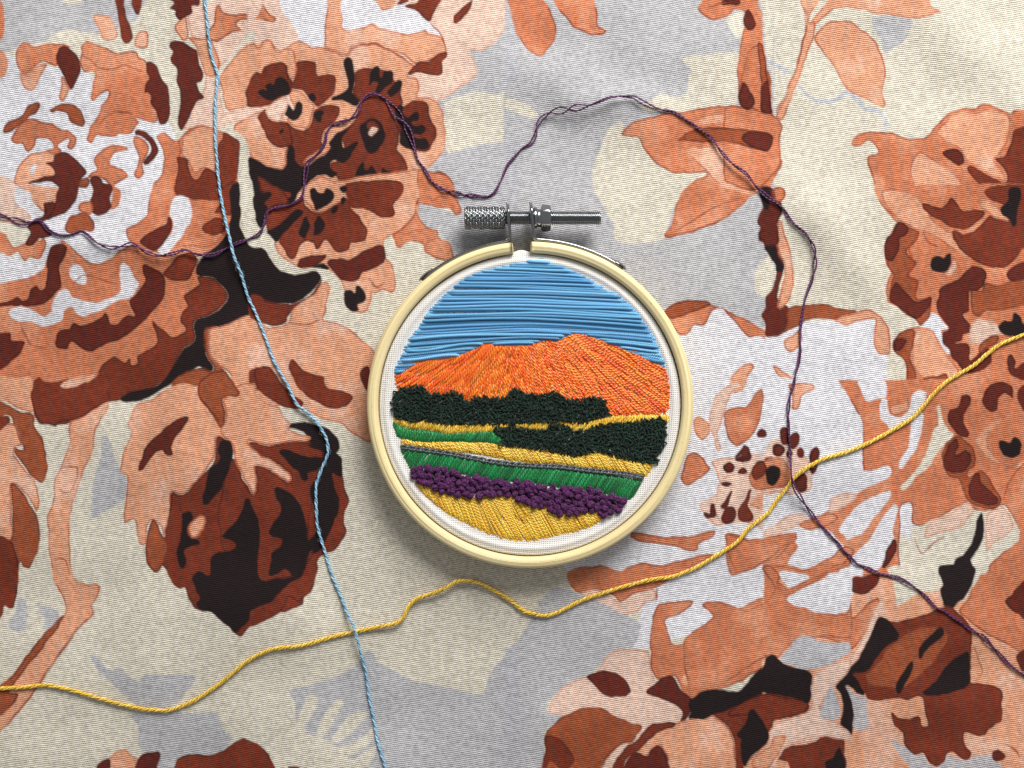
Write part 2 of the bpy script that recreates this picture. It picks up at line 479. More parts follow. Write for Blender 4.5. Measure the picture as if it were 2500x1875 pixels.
PRINT = r"""
@0 0
g -5,-5 128,-5 122,8 118,18 100,26 85,30 60,26 45,29 40,36 20,40 -5,46
c 52,-3 72,-3 68,4 58,4
w -5,46 14,50 40,58 70,60 100,80 130,95 148,110 155,130 150,160 140,175 110,215 60,225 20,190 -5,180
p 165,2 182,2 190,0 225,-5 225,45 200,50 190,60 190,80 195,110 160,112 155,105 172,85 178,70 172,45 165,30 162,15
s -5,-2 2,2 4,12 4,22 2,32 -5,38
s -5,44 4,46 7,52 7,60 4,66 -5,67
r 99,-3 107,-3 108,10 112,22 115,32 113,37 108,38 105,33 103,20
r 113,-3 123,-3 122,8 119,13 115,10
o 82,13 94,14 100,24 102,32 95,35 88,33 85,25 81,17
o 118,30 122,26 128,28 128,40 122,42 116,40
o 152,20 160,14 162,22 163,32 158,36 153,28 151,22
o 163,32 180,34 186,42 190,55 186,66 178,65 172,50 168,38
s 188,4 193,10 200,13 215,12 224,16 224,18 210,17 205,21 208,26 203,28 195,31 188,37 182,36 178,32 181,26 184,20 185,12
d 145,-3 172,-3 172,5 166,6 166,12 160,15 155,17 152,13 152,9 147,7 150,3
d 148,37 155,36 161,38 166,41 170,44 172,55 176,63 175,70 171,73 172,79 176,84 170,89 166,97 160,108 157,113 153,107 155,95 156,80 153,70 153,60 149,55 147,50 150,46 147,41
s 14,45 20,37 30,41 42,38 55,38 60,41 52,44 50,50 50,57 42,56 37,54 31,58 26,63 21,66 17,62 14,55
o 17,64 22,66 31,58 36,56 41,57 37,65 33,73 28,78 22,77 18,71
d 51,42 56,40 64,45 69,53 69,62 65,72 61,78 57,72 53,62 50,54 49,47
o 53,66 58,74 60,78 57,84 54,88 51,84 53,75
s 70,40 75,36 83,38 92,41 102,45 110,44 118,45 120,49 126,52 130,64 135,78 135,90 136,105 125,104 118,102 120,105 116,112 112,116 104,115 98,118 90,118 84,117 79,123 75,120 77,112 84,102 88,92 93,86 94,79 88,81 82,87 78,84 80,75 83,65 80,62 72,62 69,55 70,48
l 70,48 78,52 84,58 88,60 98,60 108,56 118,60 126,64
l 86,108 92,101 100,97 108,97 115,99
d 127,53 134,55 139,65 146,76 147,100 143,108 138,108 135,98 130,90 131,84 128,80 124,80 126,72 129,68 126,62
m 3,113 6,106 14,103 20,98 26,90 33,89 35,92 32,98 26,101 20,106 12,113 6,115
m 43,94 52,90 62,90 70,95 74,104 72,109 66,108 60,104 57,98 50,96 45,97
s 20,104 30,103 38,106 46,107 50,110 54,112 58,112 62,114 66,118 66,125 62,129 58,127 60,120 54,122 50,126 53,130 48,133 40,130 46,128 43,122 36,119 31,120 29,128 24,132 19,124 14,124 10,122 12,116
p -5,150 5,153 12,158 12,163 15,175 20,192 -5,190
o 28,133 40,130 50,134 55,145 50,152 40,156 30,158 22,160 14,161 12,155 15,146 20,138
w 25,147 30,142 33,144 28,150
o 16,162 25,160 40,161 50,163 52,168 45,176 40,184 33,180 27,175 25,166
d 48,133 56,131 65,136 73,145 75,149 70,157 68,166 65,176 57,184 48,187 41,190 38,176 46,176 50,166 50,162 45,158 36,157 25,159 38,153 48,152 44,144 40,141 46,139
s 82,136 88,130 95,126 103,125 110,127 111,130 105,131 98,134 95,140 96,143 104,146 111,153 105,157 99,161 105,166 102,178 96,180 97,166 92,157 86,153 76,153 84,147 82,142
m 68,162 70,156 76,153 78,158 74,163
d 78,155 84,152 88,154 90,158 96,160 97,166 95,171 97,178 92,184 84,186 78,182 77,175 80,168 80,162
s 116,118 124,120 129,126 127,134 123,142 124,150 120,155 116,152 118,144 120,135 116,125
s 136,118 142,115 148,119 154,122 163,112 175,108 186,112 193,115 207,124 206,155 204,190 190,215 172,222 150,222 120,214 110,206 109,198 118,194 126,186 129,172 132,160 138,152 141,140 140,128
o 158,120 166,112 176,108 188,114 188,130 186,149 176,146 168,150 164,140 158,134
d 116,114 119,112 126,113 133,120 137,128 134,136 128,142 125,143 123,141 127,135 131,129 129,123 123,118 117,117
l 154,122 157,130 155,136
r 154,136 163,138 164,147 170,155 178,146 186,149 200,155 206,158 198,172 188,174 168,172 152,168 152,154 154,146
r 193,115 200,118 208,124 207,140 205,153 198,160 192,163 188,150 187,140 188,126 192,121
@0 1
p -5,-5 12,-5 14,8 20,14 27,22 20,28 -5,24
w 14,0 26,0 28,8 33,16 28,21 20,14 14,8
s -5,78 20,75 30,70 38,62 44,48 56,42 64,50 74,59 82,62 95,58 105,50 115,46 130,52 150,56 170,56 172,70 186,76 197,88 194,98 180,107 169,112 168,128 158,138 146,158 134,168 120,175 95,182 93,185 60,198 48,200 30,196 28,185 10,180 -5,178
w -5,52 10,58 15,54 20,60 30,58 38,46 42,42 54,44 48,46 43,50 40,60 38,66 30,72 20,75 -5,78
s -5,36 5,36 8,42 12,48 18,46 22,44 26,40 34,42 38,40 40,46 34,58 30,58 26,56 22,60 18,56 16,52 10,55 6,56 2,52 -5,54
w 8,104 15,100 25,100 32,105 38,108 44,103 45,96 50,88 56,84 60,86 64,92 72,94 85,95 95,92 103,88 105,82 104,72 104,64 107,62 112,66 116,74 120,80 112,92 102,94 95,98 85,103 73,107 67,105 62,100 56,102 54,110 48,114 38,117 32,115 28,112 18,112 12,110
w 60,66 64,62 70,66 75,72 73,80 66,78 61,74
w 55,38 75,36 82,45 92,50 105,46 95,56 83,62 72,57 62,48
l 62,80 72,72 82,74 92,78 100,80
l 18,112 22,124 28,132 40,136
d 38,10 48,9 46,17 41,24 36,27 40,28 45,37 38,40 34,40 30,45 24,46 23,42 27,36 24,30 30,24 37,22 40,17
m 56,32 59,23 66,20 72,18 78,21 82,27 80,34 70,34 60,36
s 68,10 72,8 78,8 80,14 78,20 70,18 68,16
w 147,14 150,5 156,3 163,6 166,16 165,26 160,32 156,40 150,48 143,55 137,51 142,42 148,36 150,28 147,20
d 148,24 149,30 146,38 139,48 133,51 121,44 128,36 136,31 143,28 145,22
r 132,112 136,115 143,120 150,125 160,120 155,112 158,102 162,98 158,90 163,86 172,80 171,74 180,73 188,78 197,88 194,97 180,107 169,112 168,128 158,138 146,158 134,168 120,175 95,182 80,192 60,200 48,201 32,198 28,185 27,170 29,165 34,160 37,163 50,166 52,170 58,172 72,168 85,155 90,148 98,142 103,145 108,148 112,144 114,150 119,148 119,142 130,135 136,128
d 124,62 130,65 140,70 143,76 143,88 138,97 130,105 125,112 118,118 110,124 104,128 95,130 85,135 78,137 70,134 62,129 58,136 51,136 48,131 50,122 56,119 61,118 64,113 70,116 80,113 88,107 91,104 94,108 96,114 102,114 106,108 112,106 117,106 113,99 112,94 120,85 126,76 124,70
r 142,69 148,62 155,55 165,52 170,56 169,66 163,76 155,77 148,76 141,72
d 54,44 58,48 56,56 52,64 53,74 54,82 48,88 42,94 35,98 20,99 -5,100 -5,97 10,94 15,91 20,94 25,92 27,84 32,80 35,84 40,82 41,70 41,58 43,50 48,46
d -5,126 8,121 10,128 20,128 22,130 20,136 14,143 6,150 -5,155
r 176,28 186,22 193,24 195,34 190,37 180,37 174,33
r 185,18 190,10 196,-6 200,8 200,20 192,18 186,18
k 200,-6 208,-6 208,20 209,35 215,42 224,46 224,106 212,108 200,113 188,120 178,120 177,126 180,132 178,140 184,150 183,155 177,154 172,150 165,155 155,162 148,166 138,172 130,177 118,182 105,181 104,178 112,173 134,168 146,156 158,138 168,128 169,112 180,107 194,98 197,88 188,78 180,73 170,72 172,60 185,48 195,38 200,20
l 158,47 168,46 180,47 192,39 197,28
m 177,120 190,118 190,150 205,170 190,176 150,176 148,166 160,156 174,151 183,155 184,150 178,140
@0 2
o 118,18 112,30 110,38 114,41 111,50 107,58 105,68 103,78 110,80 109,95 107,110 107,120 112,119 117,118 118,130 120,138 126,138 127,125 132,118 140,124 141,132 143,128 147,110 147,95 149,93 155,96 165,90 175,78 184,65 187,48 190,46 195,50 202,60 210,78 219,95 228,90 228,-60 210,-58 195,-51 181,-46 181,-28 188,-16 200,-6 190,0 170,2 160,0 148,2 138,8 130,14
r 149,93 155,96 163,92 175,78 184,68 188,46 200,52 201,64 206,75 214,88 220,97 232,98 262,130 262,190 228,200 221,206 214,212 209,218 204,216 193,206 183,197 175,197 167,193 162,184 160,176 155,177 150,174 145,165 141,157 136,162 133,162 128,155 126,140 128,128 133,118 137,124 141,133 143,128 146,110 147,95
m 133,118 138,124 141,134 146,140 142,155 136,162 133,162 128,155 126,140 128,128
d 162,28 158,38 153,46 149,54 150,60 146,62 142,60 140,57 134,60 128,68 124,74 120,75 121,66 126,55 134,46 142,38 150,32
m 174,0 186,-4 200,-2 207,6 206,11 200,12 192,12 190,18 194,25 194,34 191,39 187,35 182,25 174,16 171,8
k 188,54 193,48 198,50 201,60 200,72 196,82 190,92 183,101 177,105 175,98 178,90 179,80 182,72 188,68 191,64 188,60
k 158,112 164,110 166,115 163,122 162,130 170,134 172,138 165,140 160,144 161,154 159,159 155,158 153,148 155,136 157,125
o 166,118 172,114 177,115 176,125 170,132 165,132 163,125
k 213,100 219,106 228,118 236,166 228,196 221,200 205,214 200,212 188,202 183,197 175,197 169,190 173,185 168,174 166,168 170,163 176,163 180,166 184,162 184,150 192,146 202,142 192,132 200,124 206,115
o 60,33 67,30 80,22 90,16 94,14 94,22 88,30 83,42 81,55 76,68 70,82 66,95 63,105 60,120 61,140 62,155 64,166 68,170 75,173 82,172 87,176 85,184 80,192 81,198 76,204 68,212 60,222 50,236 40,250 32,262 22,276 12,288 4,298 -5,306 -5,266 2,260 15,246 30,226 45,210 55,201 57,194 54,184 50,176 46,168 43,150 42,130 41,115 45,105 47,95 46,90 47,82 52,72 57,60 60,50 59,42
l 52,73 60,71 67,72 66,82 60,93 55,94 52,91
l 47,152 53,151 58,154 60,166
o -5,-5 27,-5 27,10 29,24 18,22 8,16 -5,10
r 27,5 29,24 34,34 42,35 48,36 54,32 62,32 75,26 88,18 95,14 90,2 60,-4
o 53,2 60,4 68,2 75,-2 85,-10 70,-6 56,-2
m -5,14 8,18 18,24 28,26 30,34 36,46 40,60 41,72 39,82 36,85 30,82 22,72 14,62 10,54 16,56 21,56 18,48 12,38 10,30 4,27 -5,33
r -5,30 6,28 9,32 5,40 -5,50
o -5,50 10,34 20,52 14,54 12,60 20,72 31,84 34,96 34,106 31,110 26,100 18,90 10,87 10,100 11,120 10,135 -5,132
m 9,87 14,87 20,93 26,105 32,115 35,128 34,140 30,152 25,160 20,158 17,154 16,162 10,168 -5,170 -5,132 8,135 11,125 11,110
r -5,133 10,136 15,150 16,166 15,181 12,193 8,194 4,192 3,199 0,203 -5,204
g 88,46 94,46 97,55 100,66 104,76 110,84 108,97 98,107 88,112 79,116 80,100 80,88 84,72 88,60
@0 3
m 56,34 50,36 30,60 12,84 0,95 -5,104 8,100 24,78 36,64 48,48
m -5,102 10,100 16,102 10,112 -5,122
l 80,26 81,32 68,46 50,70 32,96 12,122 -5,142
g 77,68 85,72 95,82 105,80 112,88 120,90 126,84 135,86 150,85 168,86 169,92 162,100 155,108 145,114 130,114 120,112 110,106 98,94 85,82
g 113,120 125,118 150,118 170,118 188,118 190,125 193,133 200,140 192,150 180,155 160,155 150,162 150,170 138,170 136,158 125,152 120,146 120,130
g 18,18 24,28 23,45 18,49 8,45 10,38 14,30
g 32,24 38,26 50,30 52,35 44,44 38,46 38,36
o 83,166 92,158 100,151 108,150 114,154 120,158 118,170 82,172
d 83,166 94,158 93,172 82,172
d 116,166 120,157 128,152 137,151 139,156 136,168 134,172 115,172
r 150,172 152,160 160,155 172,154 185,154 195,148 205,142 212,140 221,145 230,150 236,160 238,172
@1 0
g 150,-5 225,-5 225,172 140,172 150,140
c 163,90 176,84 190,80 205,82 225,78 225,120 200,124 180,128 165,132
p -5,-5 215,-5 219,10 216,22 206,38 195,44 184,44 188,50 191,58 192,64 186,70 176,77 166,84 155,88 130,85 90,70 -5,70
w 23,10 22,-5 62,-5 64,5 62,15 60,25 60,40 50,42 45,38 38,36 36,28 30,18 25,14
o 62,-5 74,-5 76,8 75,18 75,24 82,27 92,24 100,20 106,24 116,27 130,29 138,28 146,25 150,29 158,31 163,35 164,46 150,52 138,56 130,50 120,44 108,43 100,40 90,38 84,40 80,45 76,48 68,44 60,41 60,25 61,15 63,5
w 76,-5 104,-5 106,5 111,10 117,8 122,4 130,2 135,6 142,12 147,18 150,20 155,25 160,30 158,31 150,27 147,25 140,28 132,29 118,27 108,24 100,20 92,24 82,27 75,24 75,15
r 129,6 138,2 143,-4 160,-5 156,8 151,18 148,19 144,15 138,9
r 122,3 128,-3 132,0 126,4
o 104,-4 118,-4 120,4 115,9 110,10 106,5
l 150,20 158,28 163,35 165,46
r 170,14 176,8 184,1 187,0 186,8 181,14 173,20 170,19
s 215,-5 224,-5 224,14 218,6
s 0,16 4,8 6,3 8,6 12,12 17,15 18,18 15,20 5,18 -3,17
o -5,42 2,38 8,35 14,37 18,42 24,44 30,38 38,35 44,38 48,41 55,40 62,42 70,45 77,48 84,41 92,38 104,38 112,42 120,45 130,53 138,58 132,65 140,68 142,76 140,83 150,85 158,88 162,100 164,115 163,130 155,140 148,146 140,150 143,166 140,190 100,200 40,190 -5,170
r 132,64 136,58 142,54 150,52 158,46 165,45 165,49 161,54 160,65 150,65 142,63
l 77,48 84,41 92,38 104,38 112,42 120,45 130,53 136,58
r -5,63 4,62 8,57 15,54 24,54 27,60 28,67 33,70 34,60 34,56 38,53 45,52 51,54 53,58 54,65 62,64 68,66 70,70 69,76 66,83 60,88 54,92 48,88 43,82 40,78 35,77 30,77 25,83 20,86 10,88 -5,92
k 2,78 8,76 10,71 14,72 18,68 22,66 27,70 30,76 28,84 23,83 18,87 10,87 4,84
k 45,83 49,81 52,85 49,88 46,87
r -5,100 4,97 12,102 20,106 27,106 35,111 42,113 47,106 51,95 56,92 64,91 72,93 73,97 68,106 60,113 57,122 60,128 52,133 46,140 42,146 36,145 30,140 27,132 20,128 12,121 8,114 2,108
p 10,95 16,90 22,84 30,78 35,77 40,79 44,86 50,90 51,94 47,103 45,110 40,112 32,108 25,104 16,105 10,100
o 28,80 38,78 44,86 51,92 47,104 44,111 36,110 26,104 34,98
k 24,93 27,90 30,93 32,95 34,90 37,88 40,91 40,97 37,102 32,104 27,102 24,98
k 50,100 54,95 58,96 57,100 56,105 52,104
k 20,112 23,111 23,115 20,115
k 76,52 79,49 83,52 84,60 86,68 85,76 84,80 90,85 88,92 84,92 78,88 70,87 65,87 68,83 75,80 79,76 79,68 76,58
r 85,63 92,59 98,59 104,60 112,61 118,63 120,70 126,72 125,80 127,90 122,94 120,100 124,110 124,120 123,130 128,136 131,145 128,152 122,155 127,162 127,172 118,186 80,180 75,175 74,160 66,150 64,142 70,138 76,128 72,118 76,112 85,106 88,98 90,90 84,80 86,72
k 98,68 100,60 104,58 107,60 107,67 111,62 116,61 119,65 117,72 112,76 108,80 103,79 106,72 101,70 98,74
k 114,80 118,74 123,69 127,70 126,75 121,80 116,84
r 120,94 128,92 136,87 142,86 148,90 150,100 155,110 155,120 150,130 145,132 135,130 126,126 124,115 122,104
k 120,96 123,91 127,92 128,98 131,101 138,97 141,100 140,104 134,106 138,109 144,108 147,112 143,116 138,116 134,117 140,120 146,120 150,126 146,130 138,129 128,127 124,124 125,118 125,108 121,102
k 90,110 96,104 100,102 106,104 110,110 112,117 110,124 104,130 99,132 95,128 92,120
r 97,106 101,104 106,108 106,114 103,110 98,112
p 98,116 101,110 105,111 104,115 100,118
o 42,140 50,132 58,128 64,127 64,131 58,135 50,139
k 86,104 82,110 76,118 74,122 76,128 82,125 88,122 86,128 82,136 78,140 74,141 68,138 64,142 66,148 70,151 66,154 60,152 52,152 45,160 42,166 40,180 -5,180 -5,136 2,140 10,145 20,147 24,144 26,138 28,126 31,130 34,140 38,144 45,143 52,138 60,134 64,128 64,122 70,116 78,112
r 3,152 8,153 13,158 22,160 28,164 30,170 20,172 8,170 4,162
k 87,150 90,142 94,141 95,148 100,144 105,150 108,158 108,166 104,172 98,166 92,165 86,158
k 109,146 114,147 120,150 121,155 114,159 110,154
m 143,160 148,152 156,148 164,150 169,156 169,164 160,168 148,168
@1 1
g 172,-8 225,-8 225,60 171,60 168,46 162,40 157,33 150,33 143,28 137,14 143,9 156,13 168,18 176,16
o 42,-5 142,-20 142,5 141,15 136,22 132,28 125,34 118,38 111,42 112,55 118,63 121,75 120,85 117,88 110,85 104,87 100,88 99,95 96,103 90,105 83,104 78,97 76,85 73,77 66,70 60,66 50,66 43,68 35,64 28,60 22,56 18,50 16,42 20,30 30,15
s 140,-18 148,-18 158,-16 166,-14 172,-5 172,2 176,8 178,14 177,19 172,20 168,15 158,14 150,11 143,10 138,14 142,24 147,30 152,32 157,33 158,40 165,42 169,48 171,56 168,59 162,59 152,56 146,53 144,46 140,43 133,43 128,46 125,49 121,47 120,42 119,38 123,34 130,28 136,20 140,5
l 145,48 148,43 155,40 160,42
l 118,38 124,34 130,28 136,20 141,5
l 119,38 124,35 130,37 138,33 148,32
l 97,75 105,82 112,78
l 150,2 152,8 158,4 166,6
r 8,18 14,14 25,12 35,8 40,4 44,12 50,17 60,16 66,12 72,8 78,5 82,10 84,16 90,22 95,30 97,37 95,42 88,44 82,45 80,50 74,52 68,51 64,46 60,42 56,48 52,50 50,45 44,42 38,48 34,57 30,58 26,54 24,48 20,44 20,38 14,38 10,34
r 78,-8 120,-10 127,-6 126,3 121,8 119,12 121,20 116,22 108,22 100,18 92,14 84,14 80,8
d 62,60 70,57 80,58 88,54 95,50 105,46 111,47 113,56 110,62 100,67 92,70 88,76 80,78 72,75 66,68
d 38,58 48,55 58,55 61,56 56,62 50,66 42,66 36,64
k 50,66 58,62 64,66 62,68 54,67
k -5,-5 15,-5 14,3 8,10 8,20 6,30 -2,32 -5,20
k 10,34 18,30 24,24 32,17 37,15 41,18 36,24 28,32 22,38 18,44 12,38
k 38,32 41,24 44,22 46,30 44,38 42,40 38,37
k 50,28 53,21 56,21 60,29 58,33 54,38 50,38
o 43,-2 48,-10 55,-14 62,-12 70,-8 74,0 74,8 66,12 58,17 50,17 46,12 42,6
k 46,-2 50,-4 54,0 58,1 62,-3 67,0 67,6 62,11 52,16 49,10 47,4
k 73,7 76,4 78,8 75,12
k 72,-3 76,-6 79,-3 76,0
k 66,14 70,12 71,16 68,19 65,17
c -5,30 4,36 12,39 15,44 17,52 22,58 30,62 40,67 50,66 62,68 70,75 74,84 76,95 82,103 90,106 90,130 58,112 61,104 62,95 64,85 62,76 56,70 50,69 42,70 34,72 26,69 18,64 14,58 10,50 -5,44
k -5,46 5,48 10,52 13,58 18,65 26,70 34,72 44,70 52,69 57,75 50,84 42,92 34,96 20,97 -5,94
o -5,112 10,117 22,116 28,112 30,106 34,98 44,93 56,80 60,78 64,83 62,95 61,102 58,110 70,113 82,119 92,128 102,137 115,150 115,215 97,215 88,212 80,206 75,200 66,198 55,196 45,190 38,187 30,186 18,185 22,192 26,198 33,202 28,206 40,212 46,216 40,220 -5,226
r -5,90 10,94 22,97 34,96 46,90 57,76 52,86 44,93 36,98 32,102 28,108 27,112 22,115 15,116 2,112 -5,108
l 28,113 45,115 55,110
k 76,86 82,85 86,87 86,82 89,81 93,86 95,92 93,96 89,98 89,103 84,104 79,100 76,93
r 28,152 30,146 33,145 38,150 44,155 52,158 59,160 60,166 64,170 75,172 83,176 84,178 80,184 72,187 66,187 56,184 46,178 38,171 32,160
d 90,158 92,152 97,150 100,160 97,172 93,168
r -5,154 5,153 10,158 20,164 30,174 40,180 41,184 35,187 25,185 14,180 5,172 -5,168
@1 2
r -5,55 12,54 20,52 30,48 40,47 46,49 50,42 58,38 66,43 72,52 72,58 70,60 74,66 75,75 75,80 77,90 80,100 79,105 77,110 77,120 78,130 73,138 68,144 62,146 56,149 53,153 54,160 52,166 48,180 36,188 32,186 28,184 20,198 8,204 -5,208
k 29,38 32,34 40,35 52,36 60,39 67,43 72,52 72,57 69,60 74,66 75,78 72,80 65,76 63,80 68,90 71,100 70,112 66,122 62,130 57,142 50,146 46,142 47,134 52,130 53,118 50,105 47,96 47,88 52,82 56,72 57,62 50,57 43,55 46,50 40,42 34,39
k 19,60 21,57 30,58 40,62 48,65 58,66 62,72 56,76 50,78 44,84 40,84 36,76 34,70 25,66
k 16,92 20,90 26,93 34,98 39,106 42,116 43,130 46,136 54,134 56,142 46,146 44,155 40,166 30,172 22,178 14,188 4,192 -8,196 -8,186 5,178 13,166 13,152 18,145 22,144 23,138 22,132 16,130 11,128 15,118 22,110 23,102 20,96
o -5,60 5,62 12,66 20,72 27,78 29,82 26,85 22,82 12,76 -5,68
@1 3
g 30,99 45,95 60,90 75,84 85,78 92,70 96,65 102,68 104,75 115,80 130,88 150,94 170,97 180,100 192,102 198,98 201,88 205,80 215,70 225,62 225,172 88,172 96,160 80,158 84,150 70,146 62,142 50,138 46,136 36,124 34,110
c 36,128 44,104 50,101 54,108 44,128
c 50,140 64,112 72,106 76,110 66,128 58,140
c 64,142 78,124 90,116 97,118 88,130 74,142
c 78,148 95,138 103,128 104,136 96,146 84,154
c 82,162 98,150 104,148 100,160 90,166
r -5,144 4,146 10,152 14,160 18,172 -5,172
r 24,172 28,165 36,164 42,172
@2 0
g -5,-5 225,-5 225,300 -5,300
c 188,14 200,10 202,20 200,30 196,34 190,28 186,20
c 214,-5 225,-5 225,70 220,45 217,10
c 148,50 165,47 185,45 196,46 195,65 194,90 170,95 145,97 128,97 115,97 112,92 120,86 130,82 145,84 152,78 152,65 155,60
c 85,110 95,106 98,115 112,119 117,132 127,144 142,148 170,148 162,158 152,166 148,172 140,180 135,195 132,205 130,208 115,210 100,211 90,207 88,195 82,185 76,175 71,166 70,145 75,132 80,120
c -5,85 8,88 18,93 23,98 20,102 8,100 -5,94
s -3,-5 22,-5 30,5 35,15 38,25 36,36 30,45 26,49 20,48 12,42 5,32 1,20 -2,8
s 36,-5 70,-5 72,5 74,14 75,22 80,26 82,27 78,30 70,30 60,27 52,23 46,15 40,8 36,2
s 166,-5 212,-5 213,5 216,10 217,22 217,35 219,45 220,60 224,70 224,95 214,97 200,95 197,92 196,80 195,60 196,45 199,30 202,22 201,12 198,9 192,9 188,13 184,16 176,18 170,17 164,12 161,7 164,2
m 212,38 217,40 219,55 223,68 225,100 214,97 214,75 212,55
d 183,0 196,-1 198,2 194,5 182,4
l 170,6 180,3 186,2
d 201,10 204,8 208,13 211,20 208,25 204,26 201,20
s 95,115 102,108 112,103 125,100 138,97 150,96 165,93 185,92 200,93 215,97 225,98 225,160 214,166 205,171 195,181 180,192 160,199 145,204 135,207 131,204 135,198 140,186 142,176 148,166 152,161 160,155 168,150 155,150 142,150 132,146 122,139 115,131 111,121 106,118 100,118
d 196,80 200,71 204,74 208,85 209,93 205,95 199,93 196,86
o 165,100 190,98 225,104 225,113 200,110 175,108 160,108
o 150,130 175,126 205,132 225,138 225,158 205,168 180,160 165,145
m 143,122 150,117 160,112 172,110 190,111 210,113 225,116 225,132 210,128 195,124 180,121 165,119 150,122
r 205,115 225,117 225,131 215,128 204,124
l 131,204 145,203 160,198 180,191
l 200,170 175,180 150,195 138,202
@2 1
w 120,140 145,105 165,98 185,102 205,115 225,122 225,230 225,360 120,392 105,395 108,375 112,362 108,345 85,350 60,340 40,320 50,300 90,270
s 132,104 140,97 150,94 162,94 172,97 182,101 195,107 205,112 215,118 225,122 225,130 215,125 205,126 198,120 192,112 186,106 180,101 174,102 170,108 166,115 158,115 155,120 152,123 145,123 140,118 134,112
m 132,104 140,97 150,94 162,94 172,97 164,102 150,106 138,110
o 188,166 192,156 200,150 208,148 210,152 204,158 202,166 198,172 192,174
c 210,70 218,58 225,52 225,95 218,92 210,85
d 213,-3 225,-3 225,60 220,45 214,42 213,35 215,30 212,26 214,18 217,10
d 216,105 222,95 225,92 225,118 218,112
@2 2
p 176,10 185,2 195,-2 200,2 192,6 186,16 182,30 178,45 182,55 178,58 172,40 170,30 172,20
s 183,25 190,21 198,20 203,20 208,12 213,5 216,4 217,12 216,25 214,35 208,45 200,52 195,54 188,48 184,38
o 157,30 162,28 170,34 171,42 165,48 160,46 157,40
s 152,62 158,58 165,64 171,73 168,78 160,84 152,88 146,82 148,72
p 172,68 180,64 195,64 215,60 225,62 225,130 210,122 190,120 175,122 165,112 162,104 172,98 180,90 178,80
o 196,84 206,88 216,86 225,90 225,108 210,106 200,98
d 200,54 204,55 207,62 205,67 199,68 194,66 199,62 201,58
d 183,70 188,68 192,71 191,76 186,77 183,74
d 195,76 199,72 203,73 203,78 198,79
d 181,87 185,84 190,86 188,90 183,90
d 189,92 191,93 188,100 186,106 182,108 179,105 184,99
d 172,104 175,104 177,110 174,115 169,116 166,112 171,112
d 182,115 185,108 190,107 193,112 191,118 186,121 182,119
r 195,112 198,102 204,92 206,94 204,105 208,112 208,117 203,120 196,118
s 105,128 118,130 135,132 155,131 170,127 175,126 174,132 162,138 160,143 150,144 140,140 125,138 110,136 103,132
s 48,162 60,158 72,157 82,158 92,162 105,156 115,155 130,157 145,153 160,148 172,146 174,149 160,156 145,164 132,172 118,178 105,182 93,188 88,184 75,178 60,181 52,176 48,168
p 60,181 75,178 88,186 95,188 110,182 122,176 125,185 115,190 108,198 95,200 85,203 75,198 65,190
s 184,130 192,129 205,135 215,138 225,140 225,152 212,156 200,162 190,166 187,158 185,145
@2 3
g -5,8 52,12 110,40 105,60 80,75 60,90 35,105 30,118 45,120 28,135 27,172 -5,172
c -5,-8 45,-8 40,5 30,15 22,26 16,36 12,45 5,55 -5,62
p 32,118 35,108 45,95 55,90 65,87 75,80 82,68 92,64 104,63 118,66 121,85 128,95 150,110 150,130 130,150 115,172 60,172 40,130 44,120 38,120
s 126,25 135,23 148,22 156,21 155,26 148,31 140,35 133,38 134,46 138,57 143,59 152,58 162,50 172,40 174,36 170,30 164,24 172,24 185,25 194,28 205,23 225,18 225,70 215,80 200,90 185,97 175,98 165,102 155,105 148,100 144,92 140,86 130,90 124,88 120,80 120,55 122,35
o 150,95 145,88 155,78 165,70 175,50 185,42 195,55 185,70 175,85 165,96
l 158,60 165,56 170,50
l 126,10 125,22
d 65,87 72,83 82,82 92,85 100,92 103,100 98,104 85,105 78,102 70,94
d 116,99 122,94 130,88 139,86 143,92 148,100 156,106 155,114 152,122 146,127 147,118 140,110 128,106 120,103
r 155,125 170,117 195,108 225,101 225,150 212,150 203,158 200,172 188,172 192,155 191,140 185,128 175,122 165,121
k 154,106 165,100 175,98 185,99 192,103 200,95 212,82 225,70 225,102 210,104 195,110 185,114 172,116 162,122 155,126 152,122 156,114
o 142,126 150,125 160,122 170,120 180,124 187,130 191,140 193,155 190,172 137,172 134,158 130,148 126,146 120,152 116,156 110,156 106,152 115,142 128,133
m 42,123 50,118 60,114 72,113 82,116 92,122 102,126 113,130 108,138 104,144 95,146 84,155 76,166 74,172 26,172 29,150 28,140 32,132
r 28,140 34,138 44,142 50,150 54,160 44,168 34,160 26,172 29,152
r 118,130 125,127 138,125 142,127 138,131 128,134 118,142 110,150 105,153 98,160 94,172 84,172 90,158 100,147 108,142
d 116,156 120,150 126,146 131,149 135,160 137,172 95,172 105,152
l 74,172 80,160 88,151 96,145
k 208,118 212,117 217,124 220,136 225,138 214,145 208,152 204,157 202,148 198,140 194,136 200,130 206,126
o 203,160 215,148 225,140 225,172 200,172
@3 0 .871
g 103,18 115,16 135,17 144,19 142,30 135,40 125,48 117,52 112,42 108,32
h -2,60 10,66 22,73
h 30,84 38,94 48,101 60,102 72,97 80,92 88,100 96,108 110,112 117,120 114,128
o 55,26 62,21 75,20 84,22 90,28 100,34 108,44 114,55 117,68 117,80 114,92 116,106 108,105 95,98 82,92 76,87 70,76 64,64 56,54 50,46 46,38
o 60,0 70,-3 158,-3 162,5 170,11 173,13 165,14 158,17 145,18 130,17 115,15 103,14 93,10 80,8 70,9 62,12 55,18 48,26 44,32 40,26 48,16
o 34,-3 52,-3 48,6 43,14 41,22 46,22 48,28 46,38 43,46 40,54 36,62 33,72 29,85 24,97 19,108 14,120 8,116 12,106 18,94 23,80 28,68 32,55 35,42 37,28 38,18 35,10
l 33,0 36,15 37,30 34,48 28,68 18,92 8,112
d -3,80 1,85 4,110 4,114 -3,118
